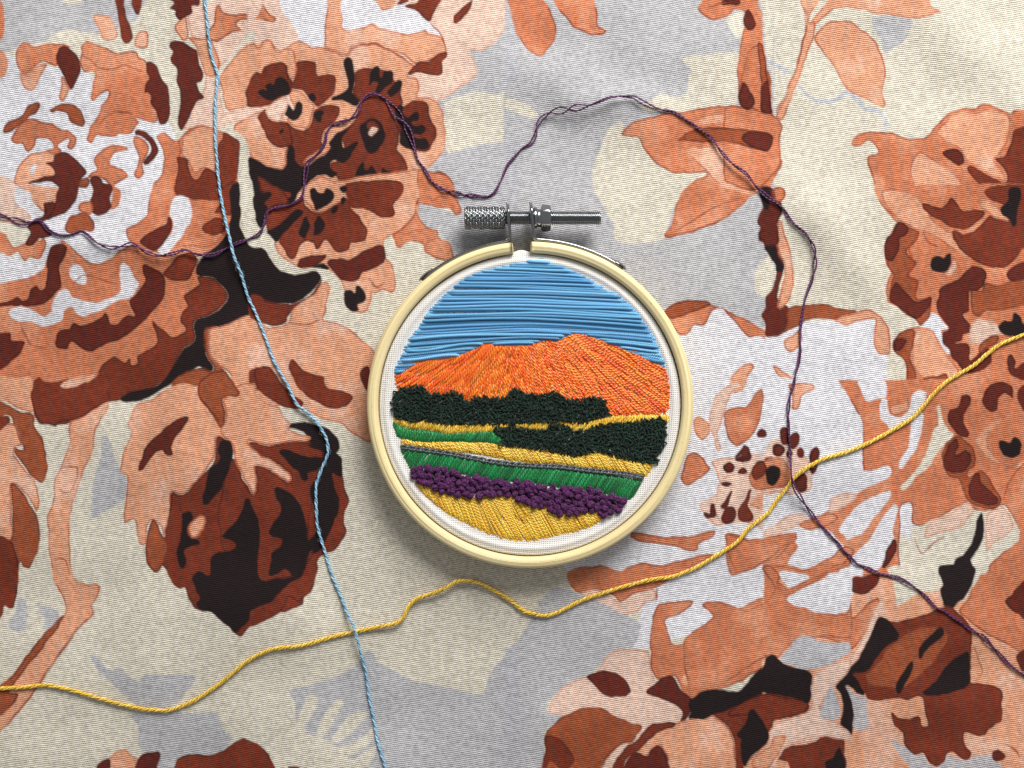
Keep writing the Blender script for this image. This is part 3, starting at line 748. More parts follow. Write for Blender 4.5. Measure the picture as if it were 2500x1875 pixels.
s -3,113 8,118 13,126 12,140 9,150 14,160 10,172 4,182 -3,190
d -3,132 4,136 4,144 -3,150
s 84,138 90,133 100,130 110,131 122,131 135,136 143,138 155,136 165,127 175,116 185,110 195,107 206,108 212,104 220,103 230,107 240,112 243,109 258,112 258,250 230,260 200,240 160,230 130,222 118,210 112,200 106,190 105,182 102,172 100,162 100,155 108,152 107,145 102,140 97,140 92,144 84,144
o 180,116 195,110 206,112 222,108 240,116 238,140 228,155 224,160 232,170 236,180 224,176 210,166 198,160 188,146 176,140 168,132
o 150,150 168,160 185,172 200,190 215,205 200,215 180,200 165,205 150,190 140,170
d 172,152 178,148 187,148 194,154 195,161 190,165 182,160
r 225,158 235,155 240,145 244,130 250,126 258,128 258,195 245,195 232,188 225,178 230,182 238,180 234,168 228,162
r 198,165 210,168 225,178 235,184 245,182 258,180 258,240 235,210 215,190 205,178
k 240,184 244,182 248,190 242,195
@3 1 .871
w -3,143 15,140 35,130 104,126 112,145 119,164 119,192 150,196 158,205 140,240 180,235 195,245 180,300 150,330 128,345 135,380 -3,380
d -3,0 8,8 14,15 14,22 9,28 9,42 10,55 16,68 16,78 12,90 10,105 16,112 21,115 22,125 16,138 8,143 -3,142 -3,105 4,98 7,84 8,75 2,62 -3,55
s 6,-3 16,-3 17,5 12,10 8,6
k -3,50 3,48 8,55 9,64 14,70 17,76 14,79 8,78 6,70 0,62
o 10,28 14,28 16,40 21,55 25,72 26,85 24,98 21,108 14,116 10,115 11,105 14,92 17,80 16,70 10,60 9,45
m 20,116 30,112 45,111 60,112 78,116 88,118 85,124 70,127 55,126 40,127 32,132 22,136 12,142 6,144 15,138 20,128
o 85,120 95,117 103,117 112,123 119,133 122,145 122,155 120,161 110,161 105,152 104,142 106,132 107,126 98,126 88,129 78,132 70,130 66,127
o 16,147 25,142 32,136 33,150 28,156 22,159 17,155
o 5,173 10,173 18,180 28,186 40,189 30,194 20,190 10,182
s 70,189 75,187 88,188 88,192 72,192
s 105,-3 110,10 120,20 130,28 128,34 122,42 116,52 116,62 118,72 122,80 118,90 116,100 120,110 128,115 138,122 147,127 150,132 138,136 128,142 124,150 125,158 133,163 138,172 136,194 145,196 160,195 170,192 258,196 258,-6 108,-6
w 162,120 168,122 176,132 180,136 172,138 178,150 180,160 172,155 165,140 158,134 150,132 158,126
o 112,0 135,-2 150,8 165,30 180,38 200,42 215,34 222,24 232,30 225,40 210,52 200,66 188,60 175,50 160,42 140,34 128,26
m 124,40 130,30 140,35 150,40 146,50 138,60 147,70 140,82 150,88 148,105 160,106 162,112 160,125 152,132 147,126 138,122 126,112 120,105 122,92 124,82 120,75 118,60
d 128,32 132,30 140,35 138,42 130,48 130,60 124,69 117,66 116,55 118,46 124,42
d 122,97 128,90 134,96 140,102 148,109 158,106 163,104 161,113 152,124 144,125 135,118 124,112 120,104
l 148,40 140,58 146,70 140,82 149,88 147,104
l 155,40 158,48 170,55
p 176,80 183,74 185,68 186,76 181,82
k 162,66 168,64 175,66 178,63 182,62 182,72 178,78 170,80 163,77 161,72
m 202,96 212,98 216,90 228,92 258,85 258,110 230,118 215,118 208,125 202,118
d 170,96 178,92 190,86 197,78 203,74 212,75 216,80 215,92 208,98 201,99 200,108 200,118 194,122 200,130 201,138 194,142 192,148 186,150 196,150 200,156 201,166 205,165 212,156 216,154 221,160 221,170 212,178 200,180 192,175 184,166 179,156 173,150 174,140 180,136 176,130 170,122 168,110
r 152,13 158,12 172,16 178,10 181,6 186,10 190,16 196,19 208,18 215,20 213,26 205,32 195,37 185,36 172,29 160,23
r 183,39 195,42 208,36 220,24 230,28 240,22 238,15 222,8 215,0 220,-5 258,-5 258,45 248,65 235,75 222,75 208,70 195,62 188,52
o 218,6 224,12 232,18 239,26 238,30 228,27 220,23 210,12
k 231,15 238,8 240,-3 250,-3 251,8 248,20 247,32 243,35 240,28 233,22
d 238,80 245,73 258,70 258,85 245,89 239,86
p 202,130 215,126 226,130 235,140 225,142 218,148 208,152 200,148
k 228,132 235,128 242,128 244,120 250,124 254,132 254,140 245,144 236,142 230,138
m 210,152 220,142 228,142 228,150 218,155 210,160
o 145,140 155,134 165,140 172,152 180,165 190,178 185,185 165,190 150,182 144,170 143,155
m 125,150 130,140 145,136 144,150 142,165 148,182 145,192 138,190 138,175 134,165 126,160
d 125,148 130,145 137,146 135,152 131,158 126,158
m 155,184 168,182 177,180 176,190 155,190
d 238,162 242,160 246,168 245,175 252,170 258,168 258,186 245,184 237,175
@3 2 .871
s 70,-3 258,-3 258,190 215,190 225,175 240,160 250,150 248,142 242,130 235,120 220,126 205,126 198,118 180,128 165,136 152,140 143,138 142,120 138,118 130,125 132,140 130,160 132,180 125,190 -3,190 -3,150 20,150 40,140 70,115 88,95 94,85 94,40 85,20
w -3,-3 68,-3 75,5 82,15 86,28 93,32 94,55 88,70 86,90 75,100 65,115 60,125 50,128 40,135 20,130 -3,135
o 22,0 45,0 45,6 35,12 30,25 24,25 24,10
w 90,-3 115,-3 117,12 110,15 98,17 93,8
w 112,16 118,15 120,28 130,34 140,25 143,12 150,6 158,10 154,22 145,32 130,42 122,48 118,40 112,34
o 122,22 135,18 140,14 138,26 128,32 121,30
w 142,35 152,28 155,32 152,52 146,66 136,80 131,84 131,76 138,65 141,52
c 168,24 171,22 173,35 178,45 184,50 176,58 168,68 160,82 148,92 138,104 133,106 132,102 140,94 148,84 156,72 160,60 165,45 169,40
w 85,85 100,86 115,82 122,83 122,90 110,98 90,108 75,120 65,125 62,118 75,108 84,98
w 120,105 122,110 112,125 100,140 90,150 78,155 76,150 70,145 75,138 90,120 105,112
w 126,120 128,125 124,145 125,155 120,168 114,178 105,185 95,180 85,178 85,170 100,155 110,140 118,128
w 28,145 50,140 60,145 70,155 75,165 60,175 45,185 30,182 20,178 30,162 25,155
w 78,178 90,175 95,182 92,192 70,192
p -3,145 18,132 22,130 35,128 40,135 32,140 20,145 10,150 -3,155
s 32,138 45,132 60,128 70,132 65,138 52,142 40,145 34,143
p 62,115 75,108 88,112 75,122 62,128
c 145,148 160,136 180,130 196,118 200,125 210,128 220,127 232,120 240,130 244,140 250,145 248,156 235,165 222,175 213,190 135,190 134,175 138,160 136,150 142,144 144,155 153,167 165,160 172,152 160,158 153,165
p 160,137 180,130 196,118 204,126 195,140 178,146 165,150 155,152
p 218,128 234,122 244,140 235,152 222,160 216,166 216,140
w 134,120 142,122 142,138 140,155 134,145 132,130
l 146,152 150,165 154,167 165,157 174,152
k 212,128 214,130 214,150 210,160 205,168 202,175 205,185 202,192 170,192 168,188 182,184 185,174 195,168 202,158 205,145 208,135
d 192,12 200,12 201,20 195,30 195,38 200,48 198,53 190,52 183,44 178,35 180,26 188,22
d 220,2 232,-2 242,2 244,14 240,12 235,10 228,15 227,25 222,28 215,24 212,15
d 248,5 258,0 258,30 250,22
o 205,56 212,48 220,40 230,34 231,37 222,46 218,55 222,65 228,74 240,80 252,78 258,70 258,80 245,84 230,80 218,74 210,64
k 229,58 234,56 240,58 243,53 249,54 252,62 250,70 242,74 234,71
m 172,70 178,56 190,52 204,64 206,80 198,92 212,86 222,98 232,114 224,124 208,122 196,114 190,96 178,90
d 176,65 180,58 187,55 189,62 186,70 195,66 201,70 202,78 196,87 185,88 176,84 174,75
d 202,95 206,88 211,90 212,98 220,105 228,112 228,118 220,121 208,118 199,112 198,102
l 258,75 246,88 238,102 234,115
p -3,66 8,54 30,62 44,84 42,104 24,110 10,108 -3,110
r -3,74 10,72 20,76 24,86 24,98 14,106 -3,106
d 12,48 15,42 20,43 22,52 28,49 32,52 31,60 25,65 20,60 14,57
d 5,62 10,59 16,62 17,68 12,72 6,69
d 29,66 33,63 37,67 35,73 30,72
d 41,70 45,64 50,64 51,72 48,78 42,78
d 41,82 48,80 47,88 44,90
k -3,84 6,80 12,84 13,94 8,102 2,102 -3,98
d 26,90 34,88 38,95 38,104 32,107 26,102
d 124,155 127,155 128,165 122,175 116,182 113,180 117,168
s -3,155 15,150 28,148 22,160 10,172 -3,178
s -3,184 8,180 22,182 35,184 50,178 65,170 75,162 85,165 80,175 65,182 55,192 -3,192
@3 3 .871
o -3,2 258,2 258,193 -3,193
s -3,0 20,14 50,38 85,40 110,22 100,50 85,72 70,66 45,60 25,58 10,76 -3,80
s 205,0 258,-3 258,80 240,70 220,60 200,45 190,34 200,20
w 12,-3 30,-3 40,0 35,8 25,15 20,12
w 13,26 22,18 40,10 55,2 62,-3 82,-3 82,12 85,18 80,25 72,34 65,38 50,38 35,35 22,31
d 81,6 85,1 95,0 110,-3 108,8 102,16 94,19 86,17 82,12
c 120,-9 172,-9 172,10 168,15 155,15 140,22 132,28 128,30 127,18 125,5
c 200,-3 210,-3 205,8 192,26 196,10
k 170,-10 204,-10 202,10 195,22 188,28 182,32 175,30 172,22 170,14 174,8
g 14,80 22,72 28,60 38,62 50,65 62,70 72,68 79,67 80,70 74,80 65,86 55,90 44,93 35,94 25,88
r -3,116 10,116 25,120 40,127 40,135 32,140 15,139 6,142 4,152 -3,158
k -3,82 4,78 8,80 15,86 25,90 38,94 43,98 45,110 42,122 40,126 30,124 15,117 -3,116
p 100,45 108,28 116,24 110,45 100,65 90,82 80,92 68,105 62,104 75,88 88,72
p 5,165 15,150 30,143 45,140 50,138 65,146 70,155 60,157 50,163 38,166 22,168 12,174 -3,185 -3,170
g 60,105 64,108 68,118 71,130 71,140 65,144 58,140 50,138 53,132 58,120
r 70,105 78,95 90,85 100,65 108,45 112,41 122,45 135,44 150,40 165,34 175,30 185,32 200,48 203,58 202,80 201,105 208,107 220,108 230,112 233,120 232,145 226,148 220,152 216,158 208,158 195,155 196,168 202,175 198,182 190,180 184,175 178,178 175,185 168,188 160,185 155,176 145,178 138,172 134,165 133,155 125,148 122,140 123,135 130,140 140,141 150,138 152,148 158,148 156,135 154,122 150,120 140,122 125,122 110,123 100,122 95,115 85,110
m 120,70 140,55 165,50 180,60 170,80 150,100 135,112 115,112 100,108 96,98 110,85
k 112,41 118,43 124,49 131,57 129,63 120,68 112,77 105,86 98,94 90,96 85,98 90,106 95,118 84,112 78,109 82,120 84,130 85,145 84,155 80,160 74,158 70,155 72,145 74,130 72,118 67,108 72,100 80,92 90,82 98,66 106,50
g 77,110 84,115 92,119 99,122 99,135 101,148 98,152 86,152 85,140 83,125
k 150,80 150,73 156,65 164,56 172,51 175,58 170,63 162,70 156,76 152,82
k 128,117 127,110 132,98 138,88 144,84 145,88 141,98 136,108 132,116
k 154,117 160,110 170,100 178,88 188,80 198,75 200,80 200,105 195,112 180,117 165,119
g 122,162 130,165 138,172 145,178 155,178 160,186 168,189 175,184 178,179 185,180 195,182 210,178 222,178 225,184 235,193 145,193 132,178
d 224,173 230,172 236,178 232,183 225,184 222,178
l 235,165 245,172 250,180
l 205,70 212,90 208,105
r 8,178 15,172 25,168 38,168 48,164 55,158 66,158 76,162 77,175 76,193 24,193 20,185 10,182
k 57,185 65,180 68,172 72,170 76,180 76,193 60,193
d 235,25 242,18 250,8 258,2 258,45 248,38 240,32
d 246,80 252,74 258,70 258,98 250,90
@S 450 0 .63
c 125,290 150,250 200,190 250,130 265,120 280,150 240,170 190,220 160,260 140,300
o 140,300 165,255 200,215 245,178 270,170 285,185 300,160 320,152 340,160 348,180 365,205 390,190 430,200 430,300 340,330 240,400 245,415 215,425 180,432 165,420 150,380 143,340
p 150,440 200,432 250,422 300,418 310,430 280,445 250,455 220,470 180,480 140,480
o 195,490 215,470 250,455 285,440 310,450 300,480 330,520 400,560 395,610 392,640 375,660 340,652 300,630 265,612 245,590 225,560 195,520
r 240,380 238,355 250,325 262,300 285,282 300,285 312,262 345,245 380,245 400,258 408,300 420,320 415,360 380,380 350,402 320,415 290,418 245,415
k 283,355 300,345 315,350 312,330 335,320 345,330 355,305 375,295 395,310 410,340 405,368 380,372 365,378 350,390 325,390 300,378
r 285,460 300,440 320,428 335,462 370,470 410,490 420,560 380,575 340,562 320,540 310,505
k 368,508 380,500 384,512 372,518
p 322,430 340,405 370,385 390,376 405,400 385,440 372,470 345,468 328,455
c 140,495 165,500 200,510 225,530 245,560 252,590 250,630 250,660 265,720 272,800 275,850 290,880 310,910 330,920 350,940 350,960 260,955 240,930 222,900 218,840 220,780 215,720 208,700 210,660 215,620 215,560 205,535 180,510 150,505
k 175,740 208,705 215,740 220,800 220,880 240,935 220,950 190,945 180,900 185,840 180,790
k 250,610 275,615 300,632 345,655 380,660 392,640 400,600 410,565 425,580 430,620 445,640 470,650 470,700 440,750 400,745 360,740 330,720 300,690 285,685 305,740 300,760 275,790 270,720 252,660
r 285,690 310,690 335,715 365,730 390,745 400,790 350,800 315,830 300,800 325,770 340,765 300,745
k 270,760 300,755 330,745 340,760 310,790 325,810 300,850 290,875 275,850
@S 450 900 .63
r 190,350 230,430 268,490 280,430 278,378 310,385 370,420 405,440 412,410 380,380 330,350 300,345 250,290 330,300 420,280 480,290 540,320 500,500 480,640 500,720 440,800 300,830 250,800 150,700 130,560 150,450
o 150,120 215,60 275,60 280,100 330,140 370,150 385,185 410,210 405,230 440,255 490,270 470,285 430,285 380,290 330,300 290,290 245,280 260,300 300,340 330,350 375,380 410,410 405,440 370,420 310,385 275,375 280,430 268,490 250,460 220,400 195,350 188,300 165,275 140,250 140,235 160,200 158,150
m 60,50 100,20 150,10 190,50 215,90 205,110 150,110 160,170 150,225 135,225 120,190 70,130 50,95
r 272,20 280,-5 330,-5 380,60 430,110 465,130 450,150 400,150 340,125 290,85
k 365,325 385,315 430,325 490,345 545,350 555,370 520,395 485,405 480,435 455,430 445,400 420,385 390,350
k 352,465 380,465 420,490 450,530 470,580 475,620 480,660 520,670 530,690 490,705 478,740 470,780 440,815 420,800 410,790 385,780 360,800 330,800 335,760 345,710 375,690 380,665 345,655 328,640 345,600 370,570 375,530 355,500
k 246,503 270,545 290,610 292,680 285,760 290,810 320,825 370,815 390,840 330,900 270,930 230,945 160,960 110,945 85,930 50,920 65,890 45,870 40,820 55,790 75,800 75,830 110,825 105,780 110,730 140,710 200,690 165,660 148,645 190,600 225,550
k 412,225 440,210 500,215 560,235 595,270 605,310 590,320 610,350 612,410 595,410 570,405 585,460 600,510 595,560 570,620 545,670 525,690 490,690 485,665 510,640 512,560 490,500 490,460 520,410 555,360 550,330 480,300 500,290 470,250 440,240
k 132,320 135,290 155,275 180,285 188,330 175,400 130,470 80,532 72,500 90,460 92,410 105,385 135,365 140,345
@S 1675 0 .63
s 150,420 250,418 330,440 360,465 375,490 360,540 370,590 360,650 330,690 290,730 250,740 150,700
m -5,520 60,500 150,495 240,505 300,515 330,520 332,560 320,585 290,585 200,560 120,550 0,550
d 215,540 250,510 330,520 332,565 315,588 270,578
s 240,200 290,180 312,260 320,320 335,437 280,435 250,420 215,412 205,360 215,300
m 275,170 300,180 312,260 320,320 335,437 300,435 288,430 290,340 285,260
d 290,345 318,315 335,437 315,440 292,430
d 207,370 220,320 235,325 262,370 265,405 240,425 215,412
d 292,735 320,725 350,740 375,800 365,840 355,870 358,950 310,955 300,930 285,925 280,900 300,890 282,870 282,850 305,835 290,780
k 295,730 325,728 325,790 312,815 292,780
s 335,735 365,722 385,740 380,770 360,785 345,770
@S 1675 900 1.023
p 75,280 100,255 140,250 170,240 200,215 250,210 260,250 240,290 180,300 140,330 110,350 90,370 70,350
s 150,255 175,225 205,215 235,215 250,250 240,280 200,290 165,290
r 155,250 165,225 185,220 195,235 185,255 165,265
k 190,245 205,230 222,235 225,260 210,280 195,275
d 225,150 235,138 245,150 243,180 228,178
d 245,165 262,152 272,165 265,185 248,188
d 210,190 222,180 235,188 232,205 215,206
d 170,155 182,145 193,152 190,165 175,166
d 240,200 250,192 256,205 245,212
d 297,205 307,188 318,195 315,230 302,250 296,230
d 262,265 280,250 288,265 280,290 262,285
d 120,215 132,195 140,186 152,195 150,215 135,222 120,218 136,210
d 92,235 104,225 117,236 108,248 96,246
d 125,245 135,236 145,243 138,252
d 84,275 95,268 110,274 100,282
d 82,330 95,308 108,290 112,294 104,318 94,335
d 43,345 58,348 60,325 72,335 70,355 52,358
d 84,355 95,332 115,335 116,355 100,370 88,366
r 122,350 128,330 150,292 158,290 148,325 160,345 155,362 135,368
s 98,395 150,410 200,400 240,395 265,405 230,430 200,455 160,480 120,490 110,470 98,430
s 180,480 195,470 215,480 225,500 220,520 235,530 300,500 370,470 391,445 391,470 340,490 300,515 260,540 320,580 380,585 395,560 395,640 340,640 290,645 250,660 220,690 200,685 170,700 120,735 60,775 10,785 -5,700 -5,650 40,610 65,590 40,560 80,555 120,570 150,575 190,555 210,530 205,510
w 240,550 290,520 391,480 391,570 360,585 310,580 260,565
g 225,695 250,665 270,640 300,640 330,655 390,655 391,680 340,700 300,715 260,710
r 125,800 180,778 230,782 290,800 285,820 240,832 210,840 200,860 190,885 150,830 100,830
k 8,800 40,770 80,765 125,772 160,745 190,700 208,683 230,705 270,720 297,735 302,770 292,800 270,790 230,780 180,775 130,800 80,825 40,835 15,835
p 300,740 330,715 391,690 391,720 365,750 340,780 320,810 330,830 370,850 391,870 391,890 340,880 300,885 240,900 220,930 215,952 195,952 200,870 215,845 250,832 290,820 300,800
g 320,830 345,760 355,790 365,830
o 160,952 165,925 200,900 210,880 240,880 200,952
k 130,905 150,820 165,815 200,875 185,900 155,925 140,950
"""
INK = {'c': (221, 213, 196), 'g': (187, 186, 190), 'h': (192, 195, 205), 'w': (226, 224, 229),
       'p': (232, 198, 180), 'o': (228, 164, 130), 's': (208, 126, 90), 'm': (160, 82, 50),
       'r': (122, 50, 30), 'd': (99, 36, 25), 'k': (31, 18, 20), 'l': (150, 66, 42)}
RIM = {'p': (205, 130, 98, .7), 'o': (170, 78, 52, .9), 's': (132, 54, 36, .9), 'm': (88, 32, 24, .85),
       'r': (62, 20, 18, .85), 'd': (46, 14, 15, .8)}
CS = 0.8844                                # raster cells per drawing unit
CW, CH = 2211, 1659


def paint_print():
    img = np.empty((CH, CW, 3), np.float32)
    img[:] = lin(INK['c'])
    mott = noise2(CH, CW, 70, 3, 4)
    mott2 = noise2(CH, CW, 26, 31, 3)
    rimn = noise2(CH, CW, 40, 77, 2)
    ox = oy = 0.0
    sc, seam = 1.0, False
    rs = random.Random(5)
    for line in PRINT.strip().splitlines():
        w = line.split()
        if not w:
            continue
        if w[0][0] == '@':
            if w[0] == '@S':               # patch over a seam: origin in drawing units, units per cell
                kk = CS / 2.5
                ox, oy, sc, seam = float(w[1]) * kk, float(w[2]) * kk, float(w[3]) * kk, True
                continue
            ox, oy, seam = int(w[0][1:]) * 221.1, int(w[1]) * 165.9, False
            sc = float(w[2]) if len(w) > 2 else 1.0
            continue
        code = w[0]
        pts = np.array([[float(v) for v in q.split(',')] for q in w[1:]]) * sc
        cut = [] if seam else [(0, v) for v, t in ((ox, pts[:, 0].min() <= -2.5), (ox + 221.1, pts[:, 0].max() >= 223)) if t]
        cut += [] if seam else [(1, v) for v, t in ((oy, pts[:, 1].min() <= -2.5), (oy + 165.9, pts[:, 1].max() >= 168)) if t]
        pts = (pts + (ox, oy)) * 2.5
        if code in 'lh':
            p = spline(pts, False, 8)
            wd = 2.6 if code == 'l' else 7.0
            t = np.gradient(p, axis=0)
            t /= np.linalg.norm(t, axis=1, keepdims=True) + 1e-9
            nrm = np.stack([-t[:, 1], t[:, 0]], -1)
            taper = wd * (0.45 + 0.55 * np.sin(np.linspace(0.15, math.pi - 0.15, len(p))))[:, None] * 0.7
            poly = np.vstack([p + nrm * taper, (p - nrm * taper)[::-1]])
        else:
            poly = spline(pts, True, 6)
        x0, y0 = np.floor(poly.min(0)).astype(int) - 6
        x1, y1 = np.ceil(poly.max(0)).astype(int) + 6
        bx0, by0, bx1, by1 = max(x0, 0), max(y0, 0), min(x1, CW), min(y1, CH)
        if bx1 <= bx0 or by1 <= by0:
            continue
        big = poly_mask(poly - (x0, y0), x1 - x0, y1 - y0).astype(np.float32)
        rim = np.clip(2.3 - 2.3 * box_blur(big, 4) ** 2, 0, 1) * big if code in RIM else None
        if rim is not None:                # a shape that runs on beyond its tile has no outline there
            for ax, v in cut:
                g = np.abs((np.arange(rim.shape[1 - ax]) + (x0, y0)[ax]) - v * 2.5)
                g = sstep(14, 20, g)
                rim = rim * (g[None, :] if ax == 0 else g[:, None])
        sl = (slice(by0 - y0, by1 - y0), slice(bx0 - x0, bx1 - x0))
        cs = (slice(by0, by1), slice(bx0, bx1))
        a = box_blur(big, 1)[sl][..., None]
        c = lin(INK[code]) * (1 + rs.uniform(-.06, .06) * (code in 'posmr' and not cut))
        amt = {'c': .03, 'g': .05, 'w': .03, 'p': .10, 'o': .13, 's': .16, 'm': .20, 'r': .22, 'd': .16}.get(code, .06)
        fill = c * (1 + amt * (mott[cs] + 0.6 * mott2[cs]))[..., None]
        if code in 'os':                   # watery lights in the washes
            lt = np.clip(mott[cs] * 1.3 - 0.1, 0, .5)[..., None]
            fill = fill * (1 - lt) + lin(INK['p' if code == 'o' else 'o']) * lt
        if rim is not None:
            rc = RIM[code]
            k = (rim[sl] * rc[3] * np.clip(0.75 + 0.7 * rimn[cs], 0.15, 1))[..., None]
            fill = fill * (1 - k) + lin(rc[:3]) * k
        if code == 'l':
            a = a * np.clip(0.75 + 0.5 * rimn[cs], 0.2, 1)[..., None]
        if code in 'gh':
            a = a * 0.92
        img[cs] = img[cs] * (1 - a) + fill * a
    return img


def build_cloth():
    img = paint_print()
    wx = noise2(CH, CW, 22, 101, 2) * 3.2
    wy = noise2(CH, CW, 22, 202, 2) * 3.2
    nx, ny = 1100, 825
    px = np.linspace(0, 2500, nx + 1)
    py = np.linspace(0, 1875, ny + 1)
    padx = np.linspace(0, 400, 41)[1:]
    px = np.concatenate([-padx[::-1], px, 2500 + padx])
    py = np.concatenate([-padx[::-1], py, 1875 + padx])
    X, Y = np.meshgrid(px, py)

    def idx(v, n):                         # the print goes on past the edge, mirrored like a turned repeat
        v = np.abs(v)
        return np.clip(np.where(v > n - 1, 2 * (n - 1) - v, v), 0, n - 1)
    cx, cy = idx(X * CS, CW), idx(Y * CS, CH)
    ix, iy = cx.astype(int), cy.astype(int)
    cx = np.clip(cx + wx[iy, ix], 0, CW - 2)
    cy = np.clip(cy + wy[iy, ix], 0, CH - 2)
    ix, iy = cx.astype(int), cy.astype(int)
    fx, fy = (cx - ix)[..., None], (cy - iy)[..., None]
    c = ((img[iy, ix] * (1 - fx) + img[iy, ix + 1] * fx) * (1 - fy)
         + (img[iy + 1, ix] * (1 - fx) + img[iy + 1, ix + 1] * fx) * fy)
    Z = cloth_z(X, Y)
    f = (D - Z) / D
    v = np.stack([(X - 1250) * U * f, (937.5 - Y) * U * f, Z], -1)
    h, w = X.shape
    i = np.arange(h - 1)[:, None] * w + np.arange(w - 1)[None]
    q = np.stack([i, i + w, i + w + 1, i + 1], -1).reshape(-1, 4)
    mat = weave_mat('printed_crepe', 'Col', None, 0.00052, 0.00047, 9, 0.06, 0.0003, 'knit')
    me = mesh_from('floral_fabric', v.reshape(-1, 3), q, mat, c.reshape(-1, 3))
    o = add_obj('floral_fabric', me, kind='structure')
    o['label'] = 'cream and grey fabric printed with large rust and peach flowers'
    return o


build_cloth()

# ------------------------------------------------------------------ the hoop
BAMBOO, METAL = bamboo_mat(), metal_mat()
Z_RING = 0.0076                            # height of the outer ring
Z_FAB = 0.0060                             # level of the stretched cloth
hc = at(HX, HY, Z_RING)
SC = (D - Z_RING) / D * U                  # drawing unit at the ring's top
HOOP_XY = hc[:2]
hoop = thing('embroidery_hoop', 'round bamboo embroidery hoop with a metal tightening screw', 'hoop',
             (HOOP_XY[0], HOOP_XY[1], 0))


def ring_mesh(name, r_in, r_out, z0, z1, a0, a1, mat, closed, bulge=0.0, seg=260, grooves=()):
    """swept bamboo strip; section with rounded shoulders and laminated grooves on top"""
    w = r_out - r_in
    sec = []
    b = min(w * 0.38, 0.0011)
    for k in range(7):
        t = k / 6 * math.pi / 2
        sec.append((r_out - b + b * math.cos(t), z1 - b + b * math.sin(t)))
    m = 16
    for k in range(1, m):
        x = r_out - b - (w - 2 * b) * k / m
        dz = 0.00012 * math.sin(math.pi * k / m)
        for g, dep in grooves:
            dz -= dep * math.exp(-((k / m - g) / 0.05) ** 2)
        sec.append((x, z1 + dz))
    for k in range(7):
        t = math.pi / 2 + k / 6 * math.pi / 2
        sec.append((r_in + b + b * math.cos(t), z1 - b + b * math.sin(t)))
    sec += [(r_in, z0 + b * 0.5), (r_in + b * 0.5, z0), (r_out - b * 0.5, z0), (r_out, z0 + b * 0.5), (r_out + bulge, (z0 + z1) / 2)]
    sec = np.array(sec)
    ns = len(sec)
    per = np.concatenate([[0], np.cumsum(np.linalg.norm(np.diff(sec, axis=0), axis=1))])
    ang = np.linspace(a0, a1, seg + 1)
    if closed:
        ang = ang[:-1]
    wob = 1 + 0.0011 * np.sin(ang * 3 + 1.0) + 0.0008 * np.sin(ang * 7)
    rr = sec[None, :, 0] * wob[:, None]
    v = np.stack([rr * np.cos(ang)[:, None], rr * np.sin(ang)[:, None],
                  np.broadcast_to(sec[None, :, 1], rr.shape)], -1)
    if not closed:                         # rounded cut ends
        c = sec.mean(0)
        for e, k in ((0, 1), (-1, -1)):
            pass
    uv = np.stack(np.broadcast_arrays((ang * r_out)[:, None], per[None, :]), -1)
    n = len(ang)
    i = (np.arange(n if closed else n - 1))[:, None]
    i2 = (i + 1) % n
    j = np.arange(ns)[None]
    k = (j + 1) % ns
    q = np.stack([i * ns + j, i2 * ns + j, i2 * ns + k, i * ns + k], -1).reshape(-1, 4)
    v, uv = v.reshape(-1, 3), uv.reshape(-1, 2)
    fs = [q]
    if not closed:
        for e, flip in ((0, False), (n - 1, True)):
            c = len(v)
            base = np.arange(ns) + e * ns
            cen = v[base].mean(0)
            out = np.array([-math.sin(ang[e]), math.cos(ang[e]), 0]) * (1 if flip else -1)
            inner = cen + (v[base] - cen) * 0.86 + out * 0.00022
            v = np.vstack([v, inner, cen + out * 0.0003])
            uv = np.vstack([uv, uv[base] * (1, 1), uv[base[:1]]])
            a, b2 = base, np.roll(base, -1)
            ai, bi = c + np.arange(ns), c + np.roll(np.arange(ns), -1)
            fs.append(np.stack([a, b2, bi, ai] if flip else [b2, a, ai, bi], -1))
            cc = np.full(ns, c + ns)
            fs.append(np.stack([ai, bi, cc] if flip else [bi, ai, cc], -1))
    return mesh_from(name, v, fs, mat, None, uv)


R_OUT, R_IN = HR * SC, 372 * SC
a_left = math.radians(90) + math.asin(44 / 388)
a_right = math.radians(90) - math.asin(4 / 388)
add_obj('outer_ring', ring_mesh('outer_ring', R_IN, R_OUT, 0.0006, Z_RING, a_left, a_right + 2 * math.pi, BAMBOO, False,
                                grooves=((0.33, 0.00022), (0.7, 0.00012))), hoop).location = (0, 0, 0)
add_obj('inner_ring', ring_mesh('inner_ring', 344 * SC, 366 * SC, 0.0, Z_FAB - 0.0004, 0, 2 * math.pi, BAMBOO, True), hoop)
for o in hoop.children:
    o.matrix_parent_inverse.identity()


def hp(px, py):
    """drawing point -> hoop-local x, y (metres)"""
    return (px - HX) * SC, -(py - HY) * SC


